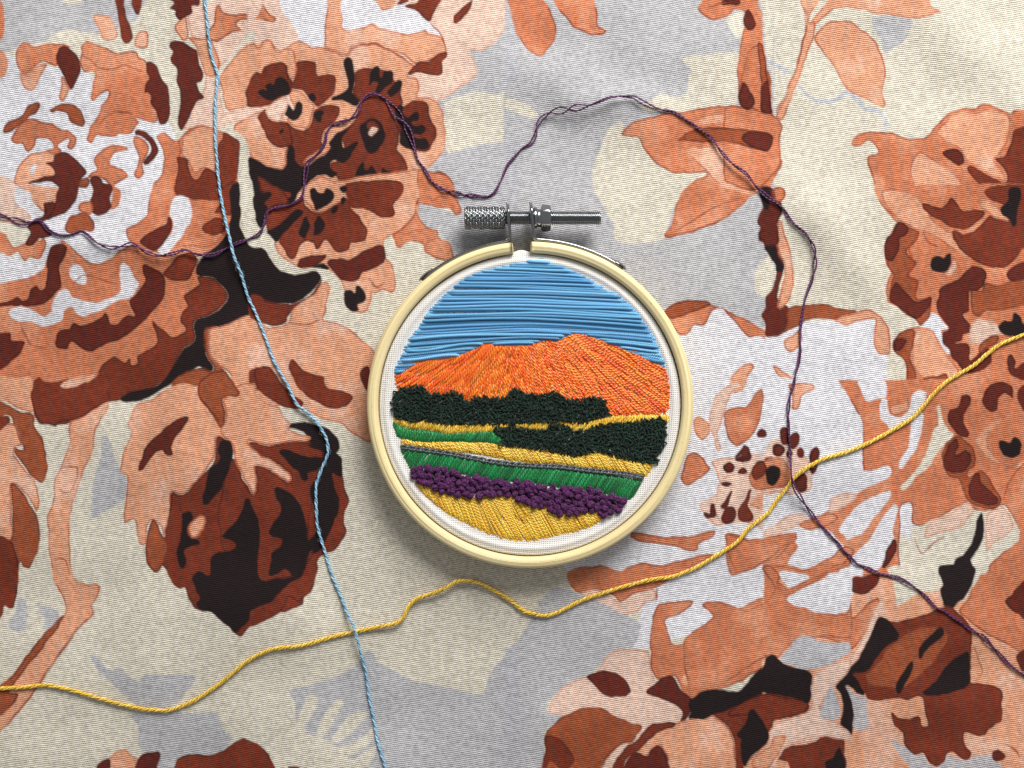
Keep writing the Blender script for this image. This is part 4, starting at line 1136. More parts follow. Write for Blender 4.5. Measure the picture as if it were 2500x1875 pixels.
def strip_mesh(name, path, half_t, z0f, z1f, mat):
    """upright metal strip following a 2-D path; z0f/z1f give its lower and upper edge"""
    p = np.asarray(path, float)
    n = len(p)
    t = np.gradient(p, axis=0)
    t /= np.linalg.norm(t, axis=1, keepdims=True)
    nr = np.stack([-t[:, 1], t[:, 0]], -1)
    zs0, zs1 = z0f, z1f
    e = half_t * 0.5
    ring = []
    for s, zz in ((1, 0), (1, 1), (.5, 2), (-.5, 2), (-1, 1), (-1, 0)):
        z = zs0 if zz == 0 else (zs1 - e if zz == 1 else zs1)
        q = p + nr * half_t * s
        ring.append(np.column_stack([q, z]))
    v = np.stack(ring, 1)
    ns = 6
    i = np.arange(n - 1)[:, None] * ns
    j = np.arange(ns)[None]
    k = (j + 1) % ns
    q = np.stack([i + j, i + k, i + ns + k, i + ns + j], -1).reshape(-1, 4)
    caps = [np.array([[0, 1, 4, 5], [1, 2, 3, 4]]), np.array([[0, 5, 4, 1], [1, 4, 3, 2]]) + (n - 1) * ns]
    return mesh_from(name, v.reshape(-1, 3), [q] + caps, mat)


def dome_mesh(name, r, h, mat, seg=20, rings=6):
    v, f = [], []
    for k in range(rings + 1):
        t = k / rings * math.pi / 2
        for s in range(seg):
            a = s / seg * 2 * math.pi
            v.append((r * math.cos(t) * math.cos(a), r * math.cos(t) * math.sin(a), h * math.sin(t)))
    for k in range(rings):
        for s in range(seg):
            f.append((k * seg + s, k * seg + (s + 1) % seg, (k + 1) * seg + (s + 1) % seg, (k + 1) * seg + s))
    return mesh_from(name, v, np.array(f), mat)


SCREW_Y, SCREW_Z = 529.0, 0.0050


def bracket(side):
    """strip round the outside of the ring that turns up into a lug carrying the screw"""
    if side < 0:
        ang = np.linspace(math.radians(131.0), math.radians(99.2), 40)
        lug = [(1243, 583), (1244.5, 574), (1244.3, 560), (1242, 530), (1239.5, 500), (1239, 493)]
    else:
        ang = np.linspace(math.radians(55.5), math.radians(87.3), 40)
        lug = [(1305.5, 583), (1303.8, 574), (1302.6, 560), (1299, 530), (1296.2, 497), (1296, 490)]
    rr = R_OUT * 1.0035 + 0.00035
    arc = np.stack([np.cos(ang) * rr, np.sin(ang) * rr], -1)
    lp = np.array([hp(*q) for q in lug])
    path = np.vstack([arc, spline(lp, False, 6)])
    n = len(path)
    d = np.concatenate([[0], np.cumsum(np.linalg.norm(np.diff(path, axis=0), axis=1))])
    k = len(arc)
    s = np.clip((d - d[k]) / (d[-1] - d[k]), 0, 1)
    top = np.where(s > 0, 0.0064 + 0.0028 * np.sin(np.clip(s * 1.15, 0, 1) * math.pi / 2), 0.0064)
    end = sstep(1.0, 0.72, s)
    z1 = SCREW_Z + (top - SCREW_Z) * np.sqrt(np.clip(end, 0.02, 1))
    low = np.where(s > 0, 0.0014, 0.0018)
    z0 = SCREW_Z + (low - SCREW_Z) * np.sqrt(np.clip(end, 0.02, 1))
    tail = sstep(0, 0.0022, d)
    z1 = 0.0041 + (z1 - 0.0041) * np.sqrt(np.clip(tail, 0.06, 1))
    z0 = 0.0041 + (z0 - 0.0041) * np.sqrt(np.clip(tail, 0.06, 1))
    o = add_obj('bracket', strip_mesh('bracket', path, 0.00036, z0, z1, METAL), hoop)
    o.matrix_parent_inverse.identity()
    a = ang[3]
    rv = add_obj('rivet', dome_mesh('rivet', 0.0024, 0.0007, METAL), o)
    rv.location = (math.cos(a) * (rr + 0.0003), math.sin(a) * (rr + 0.0003), 0.0041)
    rv.rotation_euler = Vector((math.cos(a), math.sin(a), 0)).to_track_quat('Z', 'Y').to_euler()
    rv.matrix_parent_inverse.identity()
    return o


bracket(-1)
bracket(1)


def screw_parts():
    _, cy = hp(HX, SCREW_Y)
    cz = SCREW_Z
    fx = lambda px: hp(px, 0)[0]
    # threaded rod: helical ridge
    x0, x1, r = fx(1232), fx(1468), 0.00172
    pitch, per, seg = 0.0005, 8, 28
    n = int((x1 - x0) / pitch * per)
    xs = np.linspace(x0, x1, n)
    a = np.arange(seg) / seg * 2 * math.pi
    ph = (xs[:, None] / pitch + a[None] / (2 * math.pi)) % 1
    rr = r - 0.00040 + 0.00040 * (1 - np.abs(2 * ph - 1)) * 1.3
    rr = np.minimum(rr, r) * sstep(0, 0.0005, x1 - xs + 0.0003)[:, None] ** 0.3
    v = np.stack([np.broadcast_to(xs[:, None], rr.shape), cy + rr * np.cos(a), cz + rr * np.sin(a)], -1).reshape(-1, 3)
    i = np.arange(n - 1)[:, None] * seg
    j = np.arange(seg)[None]
    k = (j + 1) % seg
    q = np.stack([i + j, i + k, i + seg + k, i + seg + j], -1).reshape(-1, 4)
    v = np.vstack([v, [[x1, cy, cz]]])
    cap = np.stack([(n - 1) * seg + np.arange(seg), (n - 1) * seg + (np.arange(seg) + 1) % seg, np.full(seg, len(v) - 1)], -1)
    screw = add_obj('screw', mesh_from('screw', v, [q, cap], METAL), hoop)
    # knurled knob
    x0, x1, r = fx(1133), fx(1233), 0.00272
    n, seg = 132, 150
    xs = np.linspace(x0, x1, n)
    a = np.arange(seg) / seg * 2 * math.pi
    c1 = (xs[:, None] / 0.00135 + a[None] / (2 * math.pi) * 12) % 1
    c2 = (xs[:, None] / 0.00135 - a[None] / (2 * math.pi) * 12) % 1
    groove = np.maximum(np.exp(-((c1 - .5) / .13) ** 2), np.exp(-((c2 - .5) / .13) ** 2))
    edge = sstep(0, 0.0005, np.minimum(xs - x0, x1 - xs))[:, None]
    rr = r * (0.86 + 0.14 * edge ** 0.5) - 0.00045 * groove * edge
    v = np.stack([np.broadcast_to(xs[:, None], rr.shape), cy + rr * np.cos(a), cz + rr * np.sin(a)], -1).reshape(-1, 3)
    i = np.arange(n - 1)[:, None] * seg
    j = np.arange(seg)[None]
    k = (j + 1) % seg
    q = np.stack([i + j, i + k, i + seg + k, i + seg + j], -1).reshape(-1, 4)
    v = np.vstack([v, [[x0, cy, cz], [x1, cy, cz]]])
    caps = [np.stack([np.arange(seg), np.full(seg, len(v) - 2), (np.arange(seg) + 1) % seg], -1),
            np.stack([(n - 1) * seg + np.arange(seg), (n - 1) * seg + (np.arange(seg) + 1) % seg, np.full(seg, len(v) - 1)], -1)]
    knob = add_obj('knurled_knob', mesh_from('knurled_knob', v, [q] + caps, METAL), hoop)
    # nut: round collar and six flats
    pr = [(fx(1302), 0.0), (fx(1302), 0.0023), (fx(1304), 0.0026), (fx(1310), 0.0026), (fx(1313), 0.0022), (fx(1322), 0.0022), (fx(1324), 0.0024)]
    v1, q1 = lathe_x(pr, 48, 0, cy, cz)
    hexp = []
    seg = 48
    hx = [(1322, .90), (1324, .97), (1326.5, 1.0), (1340, 1.0), (1343, .96), (1345, .9), (1345, .5)]
    a = np.arange(seg) / seg * 2 * math.pi + 0.26
    flat = 0.0028 / np.cos((a % (math.pi / 3)) - math.pi / 6)
    rows = []
    for x, s in hx:
        lim = 0.00322 * (s if s > 0.6 else 0.5)
        rows.append(np.stack([np.full(seg, fx(x)), cy + np.minimum(flat * (1 if s > .6 else .55), lim) * np.cos(a), cz + np.minimum(flat * (1 if s > .6 else .55), lim) * np.sin(a)], -1))
    v2 = np.concatenate(rows)
    i = np.arange(len(hx) - 1)[:, None] * seg
    j = np.arange(seg)[None]
    k = (j + 1) % seg
    q2 = np.stack([i + j, i + k, i + seg + k, i + seg + j], -1).reshape(-1, 4) + len(v1)
    me = mesh_from('nut', np.vstack([v1, v2]), np.vstack([q1, q2]), METAL)
    for e in me.polygons:
        pass
    nut = add_obj('nut', me, hoop)
    for o in (screw, knob, nut):
        o.matrix_parent_inverse.identity()


screw_parts()

# ------------------------------------------------------------------ the embroidered cloth in the hoop
emb = thing('embroidered_cloth', 'white cloth embroidered with orange mountain, blue sky and striped fields', 'embroidery',
            (HOOP_XY[0], HOOP_XY[1], 0))
WHITE = weave_mat('white_cotton', None, tuple(lin((226, 222, 217))), 0.00052, 0.00049, 4, 0.16, 0.0002, 'plain')


def ground_cloth():
    ns, nr = 300, 40
    ang = np.arange(ns) / ns * 2 * math.pi
    gap = np.exp(-(((ang - math.radians(93.4)) / 0.062) ** 2))
    rad = np.concatenate([np.linspace(0, 338, 20), np.linspace(342, 371, 20)])
    v = []
    for k, r in enumerate(rad):
        z = Z_FAB + 0.00042 * math.exp(-((r - 353) / 7.5) ** 2) - 0.0009 * max(0, (r - 366.5) / 4.5) ** 2
        rr = np.full(ns, r) * SC
        zz = np.full(ns, z)
        if k == len(rad) - 1:
            rr = rr + gap * 10 * SC
            zz = zz + gap * -0.0002
        if k == len(rad) - 2:
            rr = rr + gap * 8 * SC
            zz = zz + gap * 0.0004
        zz = zz + 0.00003 * np.sin(ang * 11 + r * 0.05)
        v.append(np.stack([rr * np.cos(ang), rr * np.sin(ang), zz], -1))
    # tucked edge running down between the rings
    rr = (np.full(ns, 371.3) + gap * 11) * SC
    v.append(np.stack([rr * np.cos(ang), rr * np.sin(ang), np.full(ns, 0.0012)], -1))
    n = len(v)
    v = np.concatenate(v)
    i = np.arange(n - 1)[:, None] * ns
    j = np.arange(ns)[None]
    k = (j + 1) % ns
    q = np.stack([i + j, i + ns + j, i + ns + k, i + k], -1).reshape(-1, 4)
    me = mesh_from('ground_cloth', v, q, WHITE)
    add_obj('ground_cloth', me, emb).matrix_parent_inverse.identity()


ground_cloth()

# outlines of the stitched areas, traced on an enlargement of the hoop (2.633 cells per unit)
ZK = 2.6333
AREAS = {
    'sky': "225,1195 240,1130 260,1090 290,1030 330,960 360,920 400,860 440,800 480,760 525,705 560,680 600,640 655,590 720,540 800,528 910,512 1000,482 1080,462 1160,457 1215,470 1290,495 1340,520 1450,580 1560,650 1660,690 1720,740 1780,795 1820,860 1880,930 1910,1000 1935,1060 1960,1110 1958,1150 1870,1110 1800,1078 1740,1042 1680,1032 1620,1002 1540,972 1450,942 1380,927 1340,937 1280,977 1170,972 1140,992 1060,1007 980,1012 900,1002 840,1002 800,992 760,1022 700,1042 660,1062 560,1087 470,1087 380,1112 300,1152",
    'mountain': "228,1215 300,1165 380,1118 470,1090 560,1088 660,1062 700,1042 760,1022 800,990 840,988 900,1000 980,1010 1060,1004 1140,990 1170,968 1280,968 1340,935 1380,922 1450,940 1540,970 1620,1000 1680,1030 1740,1040 1800,1075 1870,1110 1960,1160 1985,1240 1988,1330 1978,1420 1940,1450 1600,1456 1570,1400 1550,1370 1500,1362 1430,1370 1330,1374 1280,1345 1240,1325 1180,1340 1120,1340 1060,1330 1000,1315 960,1325 940,1358 880,1362 800,1355 740,1360 690,1384 650,1340 600,1325 540,1335 480,1335 440,1342 420,1310 390,1288 340,1290 280,1298 240,1302",
    'trees_a': "232,1305 280,1285 340,1275 390,1270 420,1295 440,1330 480,1322 540,1322 600,1305 650,1325 685,1375 740,1350 800,1340 880,1352 940,1348 960,1308 1000,1295 1060,1318 1120,1330 1180,1328 1240,1308 1280,1328 1330,1365 1430,1358 1500,1345 1560,1355 1580,1400 1602,1452 1440,1502 1300,1496 1130,1502 950,1512 700,1512 560,1512 500,1502 400,1484 350,1500 230,1478 202,1400 215,1340",
    'yellow_a': "218,1478 300,1488 350,1502 420,1490 500,1506 700,1520 830,1502 950,1516 1100,1502 1280,1487 1350,1512 1430,1506 1520,1472 1700,1460 1850,1456 1980,1460 1976,1500 1800,1512 1650,1522 1520,1546 1400,1572 1340,1556 1280,1522 1220,1532 1180,1562 1080,1552 1000,1532 860,1552 800,1572 700,1572 560,1582 450,1552 300,1542 222,1505",
    'green_a': "213,1500 270,1535 350,1552 450,1560 560,1574 650,1568 750,1562 850,1550 870,1582 932,1608 880,1645 800,1634 700,1630 500,1624 400,1634 300,1620 240,1596",
    'trees_b': "862,1543 900,1536 1000,1542 1100,1552 1180,1560 1220,1524 1280,1518 1340,1534 1380,1566 1450,1556 1520,1524 1620,1514 1760,1504 1930,1478 1962,1504 1962,1574 1952,1654 1920,1704 1902,1766 1800,1756 1700,1736 1600,1704 1520,1684 1450,1700 1370,1720 1270,1696 1160,1676 1060,1656 940,1656 900,1646 930,1608 880,1576",
    'yellow_b': "268,1610 340,1626 420,1634 560,1630 700,1634 830,1628 900,1654 960,1656 1100,1676 1250,1696 1380,1718 1480,1692 1580,1702 1700,1734 1884,1772 1842,1846 1700,1832 1500,1802 1300,1776 1100,1766 960,1746 800,1716 680,1696 560,1694 400,1664 268,1650",
    'green_b': "260,1662 400,1680 560,1700 700,1726 850,1756 1000,1774 1200,1786 1400,1806 1600,1838 1812,1872 1762,1964 1712,2014 1600,1972 1480,1948 1340,1938 1260,1928 1150,1906 1000,1892 850,1882 740,1858 640,1838 520,1806 420,1796 320,1812 290,1744",
    'purple': "318,1822 380,1798 480,1794 560,1808 640,1842 720,1854 830,1882 950,1884 1050,1894 1180,1912 1260,1920 1380,1934 1500,1944 1600,1974 1705,2004 1695,2040 1612,2104 1560,2114 1530,2076 1420,2084 1300,2094 1250,2084 1220,2054 1120,2030 1020,2004 960,1970 860,1964 760,1974 700,1984 640,1970 560,1954 500,1944 470,1914 400,1894 340,1870",
    'yellow_c': "352,1876 440,1910 500,1936 600,1962 720,1982 860,1966 960,1962 1060,2012 1220,2052 1320,2088 1440,2082 1530,2062 1548,2130 1500,2164 1380,2214 1240,2248 1080,2270 940,2258 800,2218 680,2158 580,2104 480,2024 400,1952",
}
for k_, s_ in AREAS.items():
    AREAS[k_] = np.array([[float(v) for v in q.split(',')] for q in s_.split()]) / ZK    # units, origin (880, 460)
MW, MH = 460, 460
MASKS = {}


def mask_of(k, grow=False):                # 2 cells per unit
    if (k, grow) not in MASKS:
        m_ = poly_mask(AREAS[k] * 2, 1800, 1800)
        MASKS[k, grow] = box_blur(m_.astype(np.float32), 9) > 0.12 if grow else m_
    return MASKS[k, grow]


def inside(k, x, y, grow=False):
    m = mask_of(k, grow)
    xi = np.clip((np.asarray(x) * 2).astype(int), 0, 1799)
    yi = np.clip((np.asarray(y) * 2).astype(int), 0, 1799)
    return m[yi, xi]


ZS = (D - Z_FAB - 0.0004) / D * U


def loc3(x, y, z):
    """stitch drawing units -> embroidery-local metres"""
    p = at(np.asarray(x, float) + 880, np.asarray(y, float) + 460, Z_FAB + 0.0004)
    return np.stack([p[..., 0] - HOOP_XY[0], p[..., 1] - HOOP_XY[1], np.zeros_like(p[..., 0]) + z], -1)


def stitch(T, x0, y0, x1, y1, r, colour, lift=0.0002, bow=0.0, flat=0.75, seg=None):
    """one straight stitch: dips into the cloth at both ends"""
    ln = math.hypot(x1 - x0, y1 - y0)
    n = seg or int(np.clip(ln / 14, 6, 26))
    t = np.linspace(0, 1, n)
    e = np.minimum(t, 1 - t) * ln
    h = 1 - np.clip(1 - e / 7.0, 0, 1) ** 2
    nx, ny = -(y1 - y0) / (ln + 1e-6), (x1 - x0) / (ln + 1e-6)
    b = bow * np.sin(math.pi * t)
    z = Z_FAB - 0.00025 + (lift + r * U * flat) * h
    rad = r * U * (0.72 + 0.28 * h)
    c = np.asarray(colour)
    T.add(loc3(x0 + (x1 - x0) * t + nx * b, y0 + (y1 - y0) * t + ny * b, z), rad, c, flat)


def jit(rgb, a=0.08):
    c = lin(rgb) * (1 + random.gauss(0, a))
    return np.clip(c * (1 + np.array([random.gauss(0, a * .3) for _ in range(3)])), 0, 1)


def runs(ok):
    """start/end indices of the True runs"""
    d = np.diff(np.concatenate([[0], ok.astype(int), [0]]))
    return list(zip(np.nonzero(d == 1)[0], np.nonzero(d == -1)[0] - 1))


def satin(T, key, angle, pitch, r, cols, maxlen=120, lift=0.0002, curve=None, over=3.0, a=0.09, end=3.0, under=False):
    """fill an area with slanted stitches; angle in degrees from +x, y down"""
    pts = AREAS[key]
    cx, cy = pts.mean(0)
    R = np.hypot(*(pts.max(0) - pts.min(0))) * 0.75
    n = int(2 * R / pitch)
    s = np.linspace(-R, R, int(R * 2))
    for k in range(n):
        off = -R + (k + random.uniform(-.22, .22)) * pitch
        al = math.radians(angle + random.gauss(0, 2.2))
        if curve:
            al = math.radians(curve(cx + off) + random.gauss(0, 2.2))
        dx, dy = math.cos(al), math.sin(al)
        x, y = cx + off + dx * s, cy + dy * s
        for i, j in runs(inside(key, x, y, under)):
            ln = s[j] - s[i]
            if ln < 3:
                continue
            m = max(1, int(round(ln / (maxlen * random.uniform(.8, 1.15)))))
            cuts = np.linspace(s[i] - end * random.random(), s[j] + end * random.random(), m + 1)
            if m > 1:
                cuts[1:-1] += np.random.default_rng(k).uniform(-.22, .22, m - 1) * ln / m
            for q in range(m):
                u0, u1 = cuts[q] - (over if q else 0), cuts[q + 1] + (over if q < m - 1 else 0)
                stitch(T, cx + off + dx * u0, cy + dy * u0, cx + off + dx * u1, cy + dy * u1,
                       r * random.uniform(.88, 1.12), jit(random.choice(cols), a), lift + random.uniform(0, .00012),
                       bow=random.gauss(0, 1.0))


def underlay(T, key, cols, angle):
    satin(T, key, angle, 5.5, 4.6, cols, maxlen=400, lift=-0.00047, under=True)


FLOSS = floss_mat('cotton_floss')
FINE = floss_mat('fine_cotton_floss', twist=1900.0)
MATT = floss_mat('matt_cotton_floss', rough=0.75, spec=0.25)


def put(T, name, label=None, mat=None):
    o = add_obj(name, T.mesh(name, mat or FLOSS), emb, 'stuff')
    o.matrix_parent_inverse.identity()
    if label:
        o['label'] = label
    return o


# sky: long, nearly level stitches from rim to rim, broken by the mountain
T = Tubes(6)
BL = [(112, 182, 228), (100, 172, 220), (126, 192, 234), (90, 158, 208)]
for layer in (0, 1):
    for k in range(46 if layer else 60):
        y0 = 172 + k * (6.6 if layer else 5.0) + random.uniform(-1.7, 1.7)
        x = np.arange(70, 770, 0.5)
        fr = np.clip((y0 - 172) / 280, 0, 1)
        sag, tilt = 4 + 44 * fr ** 2, 7 * (1 - fr) + random.gauss(0, 4.0 if layer else 1.0)

        def line(q):
            g = (q - 415) / 330.0
            return y0 + tilt * g + sag * np.abs(g) ** 1.5
        for i, j in runs(inside('sky', x, line(x), layer == 0)):
            ln = x[j] - x[i]
            if ln < 6:
                continue
            xs = np.linspace(x[i] - random.uniform(-2, 6), x[j] + random.uniform(-2, 6), max(6, int(ln / 10)))
            t = np.linspace(0, 1, len(xs))
            ys = line(xs) + random.gauss(0, 1.1) * np.sin(t * math.pi * random.choice((1, 2))) + random.gauss(0, .5) * np.sin(xs / 45 + random.random() * 6)
            ee = np.minimum(t, 1 - t) * ln
            h = 1 - np.clip(1 - ee / 9.0, 0, 1) ** 2
            zz = Z_FAB - 0.0002 + h * (0.00025 + layer * random.uniform(.0001, .0007))
            c = jit(random.choice(BL), .07)
            T.add(loc3(xs, ys, zz), random.uniform(3.0, 3.8) * U * (0.75 + .25 * h), c, 0.85)
underlay(T, 'sky', BL, -88)
put(T, 'sky_stitches', 'long blue horizontal sky stitches', FINE)

# mountain: stitches fanning out from above the summit
T = Tubes(6)
OR = [(250, 108, 12), (250, 120, 18), (244, 92, 8), (252, 132, 26)]
OL = [(252, 152, 48), (248, 134, 38), (246, 116, 26)]
FX, FY = 1080 / ZK, 700 / ZK
for layer in (0, 1):
    a_ = 14.0
    while a_ < 166:
        al = math.radians(a_)
        rad = np.arange(60, 460, 0.5)
        x, y = FX + rad * np.cos(al), FY + rad * np.sin(al)
        for i, j in runs(inside('mountain', x, y, layer == 0)):
            s, e = rad[i] - random.uniform(0, 3), rad[j] + random.uniform(0, 4)
            u = s - random.uniform(0, 26) * (layer > 0)
            while u < e:
                ln = random.uniform(26, 52) if 60 < a_ < 120 else random.uniform(40, 95)
                u0, u1 = max(u, s), min(u + ln, e)
                if e - u1 < 9:
                    u1 = e
                if u1 - u0 > 6:
                    da = math.radians(random.gauss(0, .35))
                    low = (FY + u0 * math.sin(al)) > 1230 / ZK and 62 < a_ < 118
                    c = jit(random.choice(OL if low and random.random() < .6 else OR), .10)
                    stitch(T, FX + u0 * math.cos(al), FY + u0 * math.sin(al), FX + u1 * math.cos(al + da), FY + u1 * math.sin(al + da),
                           random.uniform(2.7, 3.4), c, 0.00006 + layer * random.uniform(.00008, .00022))
                u += ln + (1.5 if layer else -1.5)
        rr = (210 if 60 < a_ < 120 else 300) if layer else 360
        a_ += math.degrees(4.6 / rr) * random.uniform(.8, 1.2)
underlay(T, 'mountain', OR, 80)
put(T, 'mountain_stitches', 'orange stitches fanning down the mountain')

YE = [(244, 200, 62), (236, 186, 48), (250, 212, 84), (226, 172, 40)]
T = Tubes(6)
satin(T, 'yellow_a', -48, 5.2, 2.6, YE, lift=.0003)
satin(T, 'yellow_a', -44, 4.6, 2.6, YE, lift=.0001, under=True)
underlay(T, 'yellow_a', YE, -60)
put(T, 'upper_field_stitches', 'narrow yellow field between the dark green trees')
T = Tubes(6)
satin(T, 'yellow_b', 62, 4.4, 2.5, YE, lift=.00028, curve=lambda x: 60)
satin(T, 'yellow_b', 58, 4.0, 2.5, YE, lift=.0001, under=True)
underlay(T, 'yellow_b', YE, 75)
put(T, 'middle_field_stitches', 'yellow field above the grey road')
GR = [(14, 134, 68), (8, 118, 56), (26, 152, 82), (6, 100, 48)]
T = Tubes(6)
satin(T, 'green_a', -58, 4.6, 2.6, [(18, 130, 60), (12, 116, 54), (30, 146, 74)], lift=.0003)
satin(T, 'green_a', -50, 4.2, 2.6, [(18, 130, 60), (12, 116, 54)], lift=.0001, under=True)
underlay(T, 'green_a', [(14, 118, 54)], -70)
put(T, 'grass_strip_stitches', 'thin bright green strip beside the trees')
T = Tubes(6)
satin(T, 'green_b', -58, 4.0, 2.4, GR, lift=.00026)
satin(T, 'green_b', -62, 3.8, 2.4, GR, lift=.0001, under=True)
underlay(T, 'green_b', GR, -75)
put(T, 'meadow_stitches', 'green meadow below the grey road')
T = Tubes(6)
satin(T, 'yellow_c', 60, 3.9, 2.4, [(246, 196, 50), (236, 182, 38), (250, 208, 72)], maxlen=95, lift=.00026, curve=lambda x: 56 + 8 * (x < 300) + 6)
satin(T, 'yellow_c', 64, 3.8, 2.4, [(232, 176, 36), (220, 162, 30)], maxlen=80, lift=.0001, under=True)
underlay(T, 'yellow_c', YE, 75)
put(T, 'foreground_field_stitches', 'broad golden field below the purple flowers')

# dark trees: a dense crust of tiny looped stitches
for key in ('trees_a', 'trees_b'):
    T = Tubes(5)
    m = mask_of(key)
    ys, xs = np.nonzero(m)
    pts = np.stack([xs, ys], -1) / 2.0
    keep = []
    grid = {}
    for q in np.random.default_rng(3).permutation(len(pts)):
        p = pts[q]
        g = (int(p[0] / 5), int(p[1] / 5))
        if all(np.hypot(*(p - o)) > 4.7 for a in (-1, 0, 1) for b in (-1, 0, 1) for o in grid.get((g[0] + a, g[1] + b), ())):
            grid.setdefault(g, []).append(p)
            keep.append(p)
    for p in keep:
        n = random.uniform(0, math.pi)
        c = jit(random.choice([(14, 42, 30), (8, 30, 21), (20, 52, 38), (12, 36, 26)]), .14)
        L_ = random.uniform(5, 7.5)
        t = np.linspace(0, math.pi, 6)
        bx, by = math.cos(n), math.sin(n)
        k = random.uniform(-2.5, 2.5)
        x = p[0] - np.cos(t) * L_ * bx - np.sin(t) * k * by
        y = p[1] - np.cos(t) * L_ * by + np.sin(t) * k * bx
        z = Z_FAB - .0002 + np.sin(t) * random.uniform(.0007, .0013)
        T.add(loc3(x, y, z), 2.3 * U, c)
    put(T, 'tree_stitches', 'knobbly dark green trees below the mountain' if key == 'trees_a' else 'knobbly dark green trees above the lower field', MATT)

# the grey road: a line of chain stitches
T = Tubes(6)
rd = np.array([[262, 1660], [400, 1680], [560, 1701], [700, 1727], [850, 1756], [1000, 1774], [1150, 1783], [1300, 1790], [1450, 1809], [1600, 1824], [1720, 1836], [1818, 1858]]) / ZK
rp = spline(rd, False, 40)
dl = np.concatenate([[0], np.cumsum(np.linalg.norm(np.diff(rp, axis=0), axis=1))])
u = 0.0
while u < dl[-1] - 4:
    ln = random.uniform(19, 24)
    for s in (-1, 1):
        t = np.linspace(0, 1, 9)
        q = np.clip(u + t * ln, 0, dl[-1])
        x, y = np.interp(q, dl, rp[:, 0]), np.interp(q, dl, rp[:, 1])
        w = s * (3.4 * np.sin(math.pi * t ** 0.75) + 0.3)
        z = Z_FAB + .0002 + .0005 * np.sin(math.pi * t) * (0.6 + .4 * t)
        T.add(loc3(x - 0.13 * w, y + w, z), 2.5 * U, jit((88, 92, 98), .10), .8)
    stitch(T, *(np.interp(min(u + ln - 5, dl[-1]), dl, rp[:, c]) for c in (0, 1)), *(np.interp(min(u + ln + 6, dl[-1]), dl, rp[:, c]) for c in (0, 1)),
           2.3, jit((80, 84, 90), .1), .0005)
    u += ln - 4
put(T, 'road_stitches', 'grey chain-stitched road')

# purple flowers: separate french knots
KN = []
for v_ in range(5):
    T = Tubes(6)
    rk = random.Random(40 + v_)
    for w_ in range(5):                    # turns of the floss, wound round a tilted axis
        t = np.linspace(0, 2 * math.pi * 1.0, 16)
        a0 = rk.uniform(0, 6.28)
        rr = (6.4, 5.0, 6.0, 4.2, 3.0)[w_] * U
        tx, ty = rk.uniform(-.5, .5), rk.uniform(-.5, .5)
        x, y = rr * np.cos(t + a0), rr * np.sin(t + a0) * rk.uniform(.7, 1)
        z = (2.0, 3.6, 5.4, 7.2, 7.6)[w_] * U + tx * x + ty * y
        T.add(np.stack([x, y, z], -1), 2.0 * U, lin((84, 30, 84)) * rk.uniform(.7, 1.35))
    for w_ in range(2):
        a0 = rk.uniform(0, 6.28)
        t = np.linspace(-1, 1, 9)
        o_ = rk.uniform(-2, 2) * U
        T.add(np.stack([t * 6.4 * U * math.cos(a0) + o_, t * 6.4 * U * math.sin(a0) - o_, (9.4 - 6.5 * t ** 2) * U], -1), 2.0 * U, lin((96, 38, 94)))
    KN.append(T.mesh('french_knot', MATT))
m = mask_of('purple')
ys, xs = np.nonzero(m)
pts = np.stack([xs, ys], -1) / 2.0
keep = []
for q in np.random.default_rng(8).permutation(len(pts)):
    if all(np.hypot(*(pts[q] - o)) > 12.4 for o in keep):
        keep.append(pts[q])
for i, p in enumerate(keep):
    o = add_obj('french_knot', KN[i % 5], emb)
    o.matrix_parent_inverse.identity()
    o.location = tuple(loc3(p[0], p[1], Z_FAB + .0001 + random.uniform(0, .0003)))
    o.rotation_euler = (random.gauss(0, .22), random.gauss(0, .22), random.uniform(0, 6.28))
    s = random.uniform(.98, 1.35)
    o.scale = (s, s, s)
T = Tubes(5)
satin(T, 'purple', 50, 6, 2.6, [(46, 20, 48)], lift=.0)
put(T, 'flower_underlay', 'dark purple stitches under the knots', MATT)


# ------------------------------------------------------------------ loose threads on the cloth
def tiles(*rows):
    """thread points read tile by tile: (col, row, scale, 'x,y x,y ...')"""
    out = []
    for c, r, sc, s in rows:
        for q in s.split():
            x, y = (float(v) * sc for v in q.split(','))
            out.append(((c * 221.1 + x) * 2.5 / CS, (r * 165.9 + y) * 2.5 / CS))
    return np.array(out)


def resample(p, step):
    q = spline(p, False, 12)
    d = np.concatenate([[0], np.cumsum(np.linalg.norm(np.diff(q, axis=0), axis=1))])
    s = np.arange(0, d[-1], step)
    return np.stack([np.interp(s, d, q[:, 0]), np.interp(s, d, q[:, 1])], -1), s


def bump(p, x, y, w):
    return np.exp(-((p[:, 0] - x) ** 2 + (p[:, 1] - y) ** 2) / w ** 2)


